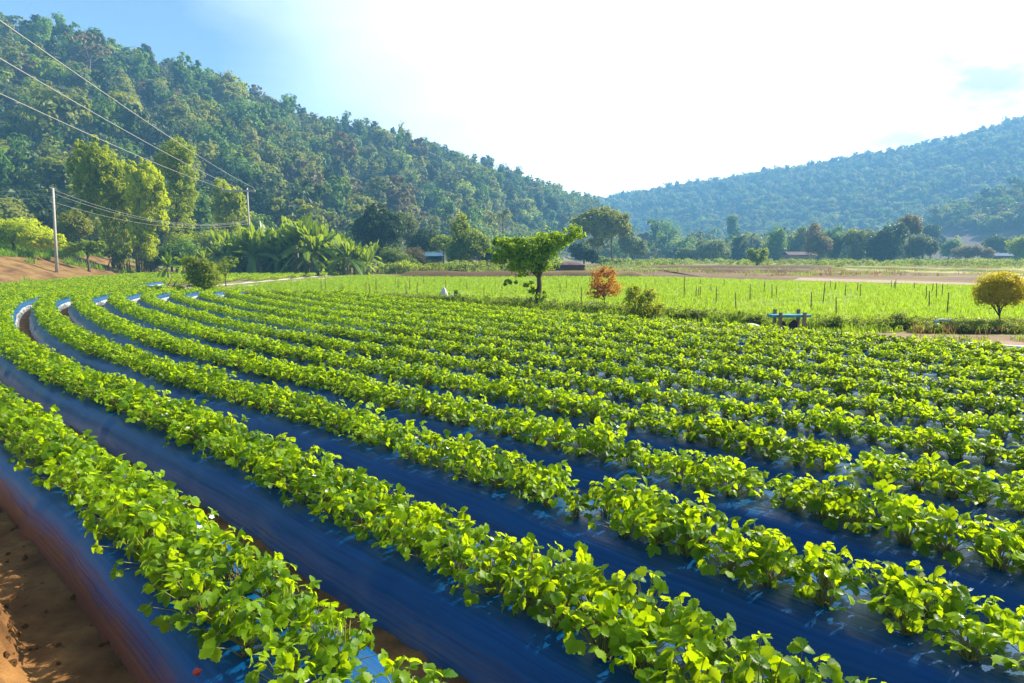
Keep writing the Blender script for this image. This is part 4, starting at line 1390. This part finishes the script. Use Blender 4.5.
# ------------------------------------------------------------------ buildings and small things
def hut(name, label, base_px, D, w, d, h, roof_m, wall_m, rz=0.0, lean=True, over=.5):
    b0 = P(base_px[0], base_px[1], D)
    b0[2] = float(terrain(b0[0], b0[1]))
    t = thing(name, label, 'hut', b0, rz)
    wm = MB()
    # walls as four slabs with a door opening at the front
    box(wm, (0, d / 2, h / 2), (w, .08, h))
    box(wm, (-w / 2, 0, h / 2), (.08, d - .1, h))
    box(wm, (w / 2, 0, h / 2), (.08, d - .1, h))
    box(wm, (-w * .3, -d / 2, h / 2), (w * .4, .08, h))
    box(wm, (w * .38, -d / 2, h / 2), (w * .24, .08, h))
    link('wall', wm.mesh('wall', [wall_m]), t)
    rm = MB()
    if lean:
        box(rm, (0, 0, h + .28), (w + over, d + over * 2, .07), tilt=.16)
    else:
        for sg in (-1, 1):
            a = math.atan2(h * .42, d / 2 + over)
            box(rm, (0, sg * (d / 4 + over / 4), h + h * .16), (w + over, (d / 2 + over) / math.cos(a), .1), tilt=-sg * a)
    link('roof', rm.mesh('roof', [roof_m]), t)
    pm = MB()
    for sx in (-1, 1):
        p_ = MB()
        tube(p_, [(sx * (w / 2 + .1), -d / 2 - over * .6, -.1), (sx * (w / 2 + .1), -d / 2 - over * .6, h + .1)], .05, 6)
        link('post', p_.mesh('post', [M['plank']], True), t)
    dm = MB()
    box(dm, (w * .08, -d / 2 + .1, h * .42), (w * .34, .04, h * .84))
    link('door', dm.mesh('door', [M['plank']]), t)
    return t


hut('field_hut', 'small field hut with lean-to blue metal roof and teal walls', (433, 268), 93, 2.4, 2.2, 2.1, M['blue_roof'], M['hut_wall'], .25)
hut('farm_hut', 'brown gabled hut half hidden among the far trees', (797, 263), 205, 8.5, 5, 2.6, M['brown_roof'], M['plank'], .1, False)
hut('far_house', 'low bluish house before the cleared slope at the edge', (1000, 262), 212, 8, 5, 2.3, M['blue_roof'], M['brown_roof'], -.1, False)

# old straw stack under a thatched cap behind the spreading tree
b0 = G(569, 275)
b0[2] = 0
t = thing('straw_stack', 'dark straw stack with a sagging cap behind the spreading tree', 'straw stack', b0, .1)
mb = MB()
n_, m_ = 22, 9
V, Q = [], []
for i in range(m_):
    zz = i / (m_ - 1)
    for k in range(n_):
        a = 2 * PI * k / n_
        ca, sa = math.cos(a), math.sin(a)
        e = .36
        rx = 1.75 * (1 + .06 * math.sin(zz * PI)) * (1 - .05 * zz)
        ry = 1.0 * (1 - .05 * zz)
        j = 1 + .05 * float(vnoise(k * .9, i * 1.3))
        V.append((math.copysign(abs(ca) ** e, ca) * rx * j, math.copysign(abs(sa) ** e, sa) * ry * j, 1.25 * zz - .03))
for i in range(m_ - 1):
    for k in range(n_):
        Q.append((i * n_ + k, i * n_ + (k + 1) % n_, (i + 1) * n_ + (k + 1) % n_, (i + 1) * n_ + k))
link('body', mb.add(V, None, Q).mesh('body', [M['straw']], True), t)
mb = MB()
V, Q = [], []
for i in range(5):
    q_ = i / 4
    for k in range(n_):
        a = 2 * PI * k / n_
        ca, sa = math.cos(a), math.sin(a)
        sc_ = (1 - q_) ** .8
        V.append((math.copysign(abs(ca) ** .4, ca) * 1.95 * max(sc_, .001) * (1 + .04 * float(vnoise(k * 1.1, i))), math.copysign(abs(sa) ** .4, sa) * 1.15 * max(sc_, .001), 1.16 + .42 * q_ ** .7))
for i in range(4):
    for k in range(n_):
        Q.append((i * n_ + k, i * n_ + (k + 1) % n_, (i + 1) * n_ + (k + 1) % n_, (i + 1) * n_ + k))
link('cap', mb.add(V, None, Q).mesh('cap', [M['brown_roof']], True), t)

# bench with blue top
b0 = G(788, 331.5)
b0[2] = 0
mpp = b0[1] / FPX
t = thing('bench', 'rough wooden bench with blue painted top at the row end', 'bench', b0, .04)
W_ = 40 * mpp
tm = MB()
for k in (-1, 0, 1):
    box(tm, (0, k * .13, 16 * mpp), (W_ * (1 - .02 * abs(k)), .12, 2.6 * mpp))
link('top', tm.mesh('top', [M['teal_paint']]), t)
for sx, sy in ((-.31, -1), (.30, -1), (-.27, 1), (.34, 1)):
    p_ = MB()
    hh = (20 if sy < 0 else 22) * mpp
    box(p_, (sx * W_, sy * .235, hh / 2 - .05), (.085, .075, hh + .1))
    link('leg', p_.mesh('leg', [M['plank']]), t)


def sack(mat, label, cat, loc, sx, sy, sz, seed, name='sack', pinch=.35, rz=0.0):
    rg = np.random.default_rng(seed)
    n, m = 16, 11
    V, Q = [], []
    for i in range(m):
        q_ = i / (m - 1)
        r = (math.sin(PI * min(1, .12 + .88 * q_)) ** .55 if q_ < .999 else 0) * (1 - pinch * q_) if True else 0
        for k in range(n):
            a = 2 * PI * k / n
            j = 1 + .16 * float(vnoise(3 + math.cos(a) * 1.6 + seed, i * .5 + math.sin(a) * 1.6))
            V.append((math.cos(a) * sx * r * j, math.sin(a) * sy * r * j, q_ * sz - .02))
    for i in range(m - 1):
        for k in range(n):
            Q.append((i * n + k, i * n + (k + 1) % n, (i + 1) * n + (k + 1) % n, (i + 1) * n + k))
    me = MB().add(V, [tuple(range(n))[:3]], Q).mesh(name, [mat], True)
    o = link(name, me, None, loc)
    o.rotation_euler = (0, 0, rz)
    return tag(o, label, cat)


sack(M['dark_cloth'], 'dark sack leaning under the bench, the smaller', 'sack', (b0[0] - .16, b0[1] + .02, 0), .13, .1, .33, 3)
sack(M['dark_cloth'], 'dark bulging sack under the bench, the bigger', 'sack', (b0[0] + .16, b0[1] + .02, 0), .19, .12, .36, 5)
g = G(443, 302)
sack(M['white_cloth'], 'upright white sack tied at the top by the field edge', 'sack', (g[0], g[1] + .5, 0), .27, .22, .74, 7, pinch=.6)
g = G(449, 303)
sack(M['white_cloth'], 'little white bag slumped against the upright white sack', 'bag', (g[0] + .12, g[1] + .4, 0), .17, .14, .42, 8, pinch=.3)
for a, b_, w_, h_, mt, lab in [(592, 309, .34, .30, 'stone', 'big pale boulder at the foot of the red bush'), (614, 309, .3, .14, 'stone', 'flat pale stone between red bush and mixed bush'), (578, 310, .2, .16, 'stone', 'small stone beside the spreading tree trunk'), (660, 318, .22, .16, 'stone', 'grey stone at the edge of the mixed bush'),
                               (751, 328, .27, .17, 'white_cloth', 'crumpled white sheet lying near the bench'), (421, 300, .2, .1, 'stone', 'small grey stone at the row end before the stakes'), (735, 320, .3, .1, 'stone', 'flat stone at the verge beyond the crumpled sheet')]:
    g = G(a, b_)
    sack(M[mt], lab, 'stone' if mt == 'stone' else 'sheet', (g[0], g[1], 0), w_, w_ * .7, h_, a, name='stone' if mt == 'stone' else 'plastic_sheet', pinch=.15)


# pipes
def pipe(label, pts, r, mats, name='water_pipe', joint=True):
    p0 = np.array(pts[0])
    t = thing(name, label, 'pipe', p0)
    mb = MB()
    tube(mb, np.array(pts) - p0, r, 8)
    link('tube', mb.mesh('tube', [mats[0]], True), t)
    if joint:
        d = unit(np.array(pts[1]) - p0)
        mb = MB()
        tube(mb, [-d * .04, d * .28], r * 1.5, 8)
        link('joint', mb.mesh('joint', [mats[1]], True), t)
    return t


def gz(a, b, z=.06):
    v = G(a, b)
    v[2] = z
    return v


pipe('white water pipe with blue joint lying beside the bench', [gz(817, 336), gz(832, 336.5), gz(851, 336.5)], .05, (M['pvc'], M['pvc_blue']))
pipe('long white water pipe lying on the bare verge', [gz(958, 346.5), gz(990, 348.5), gz(1080, 353)], .045, (M['pvc'], M['pvc_blue']))
g = gz(935, 331, 0)
pipe('short bent riser pipe in the dry grass', [g, g + [0, 0, .28], g + [.08, 0, .33], g + [.5, .1, .30]], .035, (M['pvc'], M['teal_paint']))

# pale film along the track and over the heap of the track corner
for pts_, w_, lab in [([(141, 292.6), (190, 288.2), (262, 281.6), (338, 274.9)], .32, 'long strip of pale film along the far side of the track'), ([(200, 290.3), (262, 284.6), (330, 278.0), (364, 274.6)], .22, 'pale film strip along the near side of the track'), ([(138, 293.4), (150, 294), (166, 295)], .5, 'crumpled pale film at the track corner')]:
    pts = np.array([G(a, b) for a, b in pts_])
    q = np.linspace(0, len(pts) - 1, 70)
    c = np.stack([np.interp(q, np.arange(len(pts)), pts[:, i]) for i in (0, 1)], 1)
    tg = unit(np.gradient(c, axis=0))
    nr = np.stack([-tg[:, 1], tg[:, 0]], 1)
    V = []
    for i in range(70):
        hh = .05 + .045 * float(vnoise(q[i] * 9, 1.5))
        for a, b in [(-.5, .0), (-.4, .7), (-.1, 1), (.2, .95), (.45, .5), (.5, 0)]:
            V.append((*(c[i] + nr[i] * a * w_), .012 + b * hh))
    Q = [(i * 6 + j, i * 6 + j + 1, i * 6 + 7 + j, i * 6 + 6 + j) for i in range(69) for j in range(5)]
    o = link('film_strip', MB().add(V, None, Q).mesh('film_strip', [M['film_pale']], True))
    tag(o, lab, 'film strip')

# ------------------------------------------------------------------ poles and wires
def pole(label, x_, y_, top, r, mat, arm=None, name='utility_pole', lean=0.0):
    z0 = float(terrain(x_, y_))
    t = thing(name, label, 'utility pole', (x_, y_, z0))
    mb = MB()
    tube(mb, [(0, 0, -.3), (lean * .5, 0, (top - z0) * .5), (lean, 0, top - z0)], [r * 1.25, r, r * .8], 8)
    link('pole', mb.mesh('pole', [mat], True), t)
    if arm:
        (ax0, ax1, az) = arm
        mb = MB()
        box(mb, ((ax0 + ax1) / 2, -.14, az - z0), (ax1 - ax0, .16, .24))
        link('crossarm', mb.mesh('crossarm', [M['concrete']]), t)
        for f in (.04, .5, .96):
            xx = ax0 + (ax1 - ax0) * f
            mb = MB()
            tube(mb, [(xx, -.12, az - z0 + .06), (xx, -.12, az - z0 + .16), (xx, -.12, az - z0 + .24), (xx, -.12, az - z0 + .3)], [.03, .06, .06, .03], 8)
            link('insulator', mb.mesh('insulator', [M['stone']], True), t)
    return t


DA = 60.0
pA = P(56, 262, DA)
topA = P(55, 188, DA)[2]
LEAN = .35
pole('slim concrete pole on the earth bank', float(pA[0]), DA, float(topA), .12, M['concrete'], lean=LEAN)
DB = 86.0
pB = P(251, 262, DB)
topB = P(250, 188, DB)[2]
pole('concrete pole with long wooden crossarm rising behind the banana grove', float(pB[0]), DB, float(topB), .13, M['concrete'], (-3.4, 1.1, float(P(250, 191, DB)[2])))


def wire(label, a, b, sag, r, group):
    a, b = np.array(a, float), np.array(b, float)
    q = np.linspace(0, 1, 40)[:, None]
    pts = a + (b - a) * q - np.array([0, 0, 1.]) * 4 * sag * q * (1 - q)
    mb = MB()
    tube(mb, pts - a, r, 5)
    o = link('power_line', mb.mesh('power_line', [M['wire']], True), None, a)
    return tag(o, label, 'power line', group)


za = float(P(250, 190, DB)[2]) + .28
xb = float(pB[0])
wire('thick overhead wire, highest of three running down to the crossarm', (xb + .92, DB - .12, za), (-11.6, 5, 9.55), .55, .019, 'wires to the crossarm pole')
wire('thick overhead wire, between the other two of the crossarm', (xb - 1.15, DB - .12, za), (-13.2, 5, 9.35), .6, .019, 'wires to the crossarm pole')
wire('thick overhead wire, lowest of three running down to the crossarm', (xb - 3.22, DB - .12, za), (-15.3, 5, 8.95), .6, .019, 'wires to the crossarm pole')
for i, (y0, dz, lab) in enumerate([(190, 0, 'topmost'), (195, -.35, 'second'), (199, -.7, 'third'), (204, -1.15, 'lowest')]):
    zA = float(topA) - .15 + dz
    wire('thin service wire, %s of four left of the concrete pole' % lab, (float(pA[0]) + LEAN, DA - .1, zA), (-72, 57, zA + .1 - i * .12), .45, .012, 'service wires left of the pole')
    if i in (0, 1, 3):
        wire('thin service wire, %s of three between the two poles' % {0: 'topmost', 1: 'middle', 3: 'lowest'}[i], (float(pA[0]) + LEAN, DA + .1, zA), (xb, DB - .2, float(P(250, 220 + i * 1.2, DB)[2])), 1.6 - .1 * i, .013, 'service wires between the poles')


# ------------------------------------------------------------------ the forest on the hills
def forest_tree(seed, kind):
    """tree about 10 m tall seen from far: crown and stem"""
    rg = np.random.default_rng(seed)
    cm, tm = MB(), MB()
    if kind == 'ragged':
        lo = [(rg.normal() * 1.5, rg.normal() * 1.5, rg.uniform(4.2, 9), rg.uniform(1.5, 2.6), rg.uniform(1.5, 2.6), rg.uniform(.9, 1.6)) for _ in range(7)]
        nc, pr_, lf = 90, 12, .8
    elif kind == 'round':
        lo = [(0, 0, 5.4, 3.4, 3.4, 3.0)] + [(rg.normal() * 2.2, rg.normal() * 2.2, rg.uniform(3.6, 7.8), 2.0, 2.0, 1.6) for _ in range(6)]
        nc, pr_, lf = 110, 12, .85
    elif kind == 'tall':
        lo = [(rg.normal() * .8, rg.normal() * .8, z_, rg.uniform(1.3, 2.2), rg.uniform(1.3, 2.2), 1.3) for z_ in np.linspace(4.5, 11.5, 7)]
        nc, pr_, lf = 90, 12, .75
    else:
        lo = [(0, 0, 4.0, 2.8, 2.8, 3.8), (rg.normal() * .6, rg.normal() * .6, 7.2, 1.9, 1.9, 2.2), (rg.normal(), rg.normal(), 3.2, 2.9, 2.9, 2.6), (rg.normal() * 1.8, rg.normal() * 1.8, 5.5, 2, 2, 1.8)]
        nc, pr_, lf = 110, 12, .8
    cc = crown(cm, lo, nc, 14, lf * .95, rg, 0, .5, .45, .35, None, .75, .8, .14)
    limbs(tm, (0, 0, -1), (rg.normal() * .3, rg.normal() * .3, 6.0), .2, cc[:4], rg, 0, 5)
    return cm, tm


FK = [('ragged', 'leaf_tan'), ('ragged', 'leaf_grey'), ('round', 'leaf_green'), ('round', 'leaf_olive'), ('tall', 'leaf_green'), ('tall', 'leaf_dark'), ('full', 'leaf_olive'), ('full', 'leaf_green'), ('round', 'leaf_dark'), ('ragged', 'leaf_olive'), ('round', 'leaf_lime'), ('full', 'leaf_grey')]
FW = np.array([.05, .06, .15, .20, .10, .05, .17, .10, .04, .11, .08, .04])
FW = FW / FW.sum()
FM, FT = [], []
for i, (k, m) in enumerate(FK):
    cm, tm = forest_tree(700 + i, k)
    FM.append((cm.mesh('crown', [M[m]]), tm.mesh('trunk', [M['bark_pale']], True)))
    bo = MB()
    bo.add(np.concatenate(cm.V), np.concatenate(cm.T), None, 0)
    bo.add(np.concatenate(tm.V), np.concatenate(tm.T), np.concatenate(tm.Q), 1)
    FT.append(template('forest_pattern', bo.mesh('forest_pattern', [M[m], M['bark_pale']])))
FL = {'ragged': 'ragged open crowned', 'round': 'round crowned', 'tall': 'tall narrow', 'full': 'full bushy'}
FC = {'leaf_tan': 'tan leaved', 'leaf_grey': 'grey green', 'leaf_green': 'mid green', 'leaf_olive': 'olive green', 'leaf_dark': 'dark green', 'leaf_lime': 'bright yellow green'}

rg = np.random.default_rng(77)
fx, fy = [], []
# left hill: jittered grid
gx, gy = np.meshgrid(np.arange(-430, 120, 6.6), np.arange(84, 540, 6.6), indexing='ij')
x = (gx + rg.uniform(-2.8, 2.8, gx.shape)).ravel()
y = (gy + rg.uniform(-2.8, 2.8, gy.shape)).ravel()
b = x / y
f_ = np.interp(b, LH_b, LH_f)
r_ = np.interp(b, LH_b, LH_r)
k = (b > -.92) & (b < LH_b[-1]) & (y > f_ - 2) & (y < r_ + 22) & (hillf(b, y, LH_b, LH_f, LH_r, LH_h) > .4)
x, y = x[k], y[k]
z = terrain(x, y)
sc = rg.uniform(.55, 1.15, len(x)) * np.where((rg.uniform(0, 1, len(x)) < .14) & (y < r_[k] - 25), 1.5, 1)
var = rg.choice(len(FK), len(x), p=FW)
# stands of like trees
nz = vnoise(x / 40, y / 40)
var = np.where((nz > .35) & (rg.uniform(0, 1, len(x)) < .6), rg.choice([0, 1, 9], len(x)), var)
var = np.where((nz < -.4) & (rg.uniform(0, 1, len(x)) < .6), rg.choice([4, 5, 8], len(x)), var)
var = np.where((y < 135) & np.isin(var, [0, 1, 9]), 3, var)
# which show largest: near ones whose foot is not hidden low behind the grove
up_px = HOR - (z + 6 - CAM_Z) / y * FPX
cand = np.where((512 + x / y * FPX > -10) & (512 + x / y * FPX < 660) & (up_px < 250))[0]
own = cand[np.argsort((y / sc)[cand])][:280]
ownset = np.zeros(len(x), bool)
ownset[own] = True
for i in own:
    kd, mt = FK[var[i]]
    o = thing('forest_tree', None, None, (x[i], y[i], z[i]))
    link('crown', FM[var[i]][0], o)
    link('trunk', FM[var[i]][1], o)
    s_ = sc[i]
    o.scale = (s_ * rg.uniform(.85, 1.15), s_ * rg.uniform(.85, 1.15), s_ * rg.uniform(.85, 1.2))
    o.rotation_euler = (0, 0, rg.uniform(0, 6.28))
    tag(o, '%s %s forest tree on the lower hillside' % (FL[kd], FC[mt]), 'tree', '%s %s trees on the lower hillside' % (FL[kd], FC[mt]))
kk = ~ownset
n = kk.sum()
rot = np.stack([np.zeros(n), np.zeros(n), rg.uniform(0, 6.28, n)], 1)
s3 = sc[kk][:, None] * rg.uniform(.85, 1.2, (n, 3))
stuff('hillside_forest', np.stack([x, y, z], 1)[kk], rot, s3, var[kk], FT, 'dense mixed forest covering the near hill up to its crest', 'forest')
print('near hill', len(x))

# far ridge and spur
gx, gy = np.meshgrid(np.arange(-120, 900, 8.5), np.arange(290, 960, 8.5), indexing='ij')
x = (gx + rg.uniform(-4, 4, gx.shape)).ravel()
y = (gy + rg.uniform(-4, 4, gy.shape)).ravel()
b = x / y
hr = hillf(b, y, RH_b, RH_f, RH_r, RH_h)
hs = hillf(b, y, SP_b, SP_f, SP_r, SP_h)
lh = hillf(b, y, LH_b, LH_f, LH_r, LH_h)
k = (b < .9) & (((hr > .5) & (y < np.interp(b, RH_b, RH_r) + 20)) | (hs > .5)) & (lh < .5)
x, y = x[k], y[k]
z = terrain(x, y)
clr = (x / y > bx(905)) & (y > 285) & (z > 1.2) & (z < 15 + 6 * fbm(x / 30, y / 30, 2))
x, y, z = x[~clr], y[~clr], z[~clr]
n = len(x)
var = rg.choice(len(FK), n, p=FW)
sc = rg.uniform(.75, 1.3, n)
rot = np.stack([np.zeros(n), np.zeros(n), rg.uniform(0, 6.28, n)], 1)
stuff('far_forest', np.stack([x, y, z], 1), rot, sc[:, None] * rg.uniform(.85, 1.2, (n, 3)) * np.array([1.15, 1.15, 1]), var, FT, 'hazy forest covering the far ridge and spur', 'forest')
print('far', n)
# woods on the flat before the far ridge
gx, gy = np.meshgrid(np.arange(20, 420, 7.5), np.arange(215, 600, 7.5), indexing='ij')
x = (gx + rg.uniform(-3.5, 3.5, gx.shape)).ravel()
y = (gy + rg.uniform(-3.5, 3.5, gy.shape)).ravel()
b = x / y
z = terrain(x, y)
edge_ = np.interp(512 + b * FPX, [560, 600, 640, 720, 760, 860, 940, 1040], [240, 235, 230, 225, 230, 222, 250, 285])
k = (b > bx(585)) & (b < bx(1035)) & (z < 4) & (y > edge_ + 12 * vnoise(x / 25, y / 25)) & (y < 560)
k &= ~((b > bx(905)) & (y > 245))
k &= rg.uniform(0, 1, len(x)) < .8
x, y, z = x[k], y[k], z[k]
n = len(x)
var = rg.choice(len(FK), n, p=FW)
rot = np.stack([np.zeros(n), np.zeros(n), rg.uniform(0, 6.28, n)], 1)
sc = rg.uniform(.7, 1.35, n) * np.interp(y, [215, 300], [.75, 1.0])
stuff('valley_wood', np.stack([x, y, z], 1), rot, sc[:, None] * rg.uniform(.85, 1.2, (n, 3)), var, FT, 'hazy wood on the valley floor below the far ridge', 'forest')
print('valley', n)

# ------------------------------------------------------------------ air
HZ = MB()
box(HZ, (130, 480, 128), (1500, 1480, 258), bev=.5)
m, nt, out = new_mat('haze')
vol = N(nt, 'ShaderNodeVolumePrincipled', Density=0.00082, Anisotropy=0.0)
vol.inputs['Color'].default_value = (0.23, 0.56, 1.0, 1)
L(nt, vol, 0, out, 'Volume')
m.cycles.homogeneous_volume = True if hasattr(m.cycles, 'homogeneous_volume') else None
hz = link('haze', HZ.mesh('haze', [m]))
tag(hz, 'pale blue haze filling the valley', 'haze', kind='stuff')

# ------------------------------------------------------------------ light
AZ, EL = rad(62), rad(35)
sd = Vector((math.sin(AZ) * math.cos(EL), math.cos(AZ) * math.cos(EL), math.sin(EL)))
sun = bpy.data.lights.new('sun', 'SUN')
sun.energy = 5.0
sun.angle = rad(.55)
sun.color = (1.0, .92, .76)
so = bpy.data.objects.new('sun', sun)
COL.objects.link(so)
so.rotation_euler = (-sd).to_track_quat('-Z', 'Y').to_euler()
so.location = (60, 60, 120)

W = bpy.data.worlds.new('World')
SC.world = W
W.use_nodes = True
nt = W.node_tree
nt.nodes.clear()
out = nt.nodes.new('ShaderNodeOutputWorld')
sky = N(nt, 'ShaderNodeTexSky', sky_type='NISHITA')
sky.sun_disc = False
sky.sun_elevation = EL
sky.sun_rotation = AZ
sky.altitude = 300
sky.air_density = 1.0
sky.dust_density = 2.2
sky.ozone_density = 1.0
bg = N(nt, 'ShaderNodeBackground', Strength=0.06)
# thin bright cloud in the sky, thicker towards the sun's side of the valley
tc = N(nt, 'ShaderNodeTexCoord')
mp = N(nt, 'ShaderNodeMapping')
mp.inputs['Scale'].default_value = (1.2, 1.2, 3.4)
L(nt, tc, 'Generated', mp, 'Vector')
no = N(nt, 'ShaderNodeTexNoise', Scale=2.2, Detail=7.0, Roughness=.55)
L(nt, mp, 0, no, 'Vector')
dt = N(nt, 'ShaderNodeVectorMath', operation='DOT_PRODUCT')
L(nt, tc, 'Generated', dt, 0)
dt.inputs[1].default_value = (math.sin(rad(27)) * .95, math.cos(rad(27)) * .95, .30)
mr = N(nt, 'ShaderNodeMapRange')
mr.inputs['From Min'].default_value = .60
mr.inputs['From Max'].default_value = 1.0
mr.inputs['To Min'].default_value = -.44
mr.inputs['To Max'].default_value = .70
L(nt, dt, 'Value', mr, 'Value')
ad = N(nt, 'ShaderNodeMath', operation='ADD')
hf = N(nt, 'ShaderNodeMath', operation='MULTIPLY')
L(nt, no, 'Fac', hf, 0)
hf.inputs[1].default_value = .55
L(nt, hf, 0, ad, 0)
L(nt, mr, 0, ad, 1)
cr = ramp(nt, [(.0, (0, 0, 0)), (.85, (1, 1, 1))])
L(nt, ad, 0, cr, 'Fac')
mx = N(nt, 'ShaderNodeMix', data_type='RGBA')
L(nt, cr, 'Color', mx, 0)
L(nt, sky, 0, mx, 6)
mx.inputs[7].default_value = (17.0, 17.0, 17.0, 1)
# grey underside of two cloud banks over the far ridge
dg = N(nt, 'ShaderNodeVectorMath', operation='DOT_PRODUCT')
L(nt, tc, 'Generated', dg, 0)
dg.inputs[1].default_value = (math.sin(rad(35)) * .98, math.cos(rad(35)) * .98, .19)
mg = N(nt, 'ShaderNodeMapRange')
mg.inputs['From Min'].default_value = .982
mg.inputs['From Max'].default_value = .9985
L(nt, dg, 'Value', mg, 'Value')
n3 = N(nt, 'ShaderNodeTexNoise', Scale=7.0, Detail=6.0, Roughness=.55)
L(nt, mp, 0, n3, 'Vector')
r3 = ramp(nt, [(.48, (0, 0, 0)), (.66, (.8, .8, .8))])
L(nt, n3, 'Fac', r3, 'Fac')
mm = N(nt, 'ShaderNodeMath', operation='MULTIPLY')
L(nt, mg, 0, mm, 0)
L(nt, r3, 'Color', mm, 1)
mx2 = N(nt, 'ShaderNodeMix', data_type='RGBA')
L(nt, mm, 0, mx2, 0)
L(nt, mx, 2, mx2, 6)
mx2.inputs[7].default_value = (5.6, 4.5, 3.7, 1)
L(nt, mx2, 2, bg, 'Color')
L(nt, bg, 0, out, 'Surface')

# ------------------------------------------------------------------ camera and render settings
cd = bpy.data.cameras.new('camera')
cam = bpy.data.objects.new('camera', cd)
COL.objects.link(cam)
cam.location = (0, 0, CAM_Z)
cam.rotation_euler = (PI / 2 - PITCH, 0, 0)
cd.sensor_width = 36
cd.lens = 36 * FPX / 1024
cd.clip_start = .05
cd.clip_end = 6000
SC.camera = cam
SC.view_settings.view_transform = 'Standard'
SC.view_settings.look = 'None'
SC.view_settings.exposure = 1.55
SC.view_settings.gamma = 1
cy = SC.cycles
cy.max_bounces = 6
cy.diffuse_bounces = 3
cy.glossy_bounces = 2
cy.transmission_bounces = 4
cy.volume_bounces = 1
cy.transparent_max_bounces = 6
cy.sample_clamp_indirect = 6
cy.caustics_reflective = False
cy.caustics_refractive = False
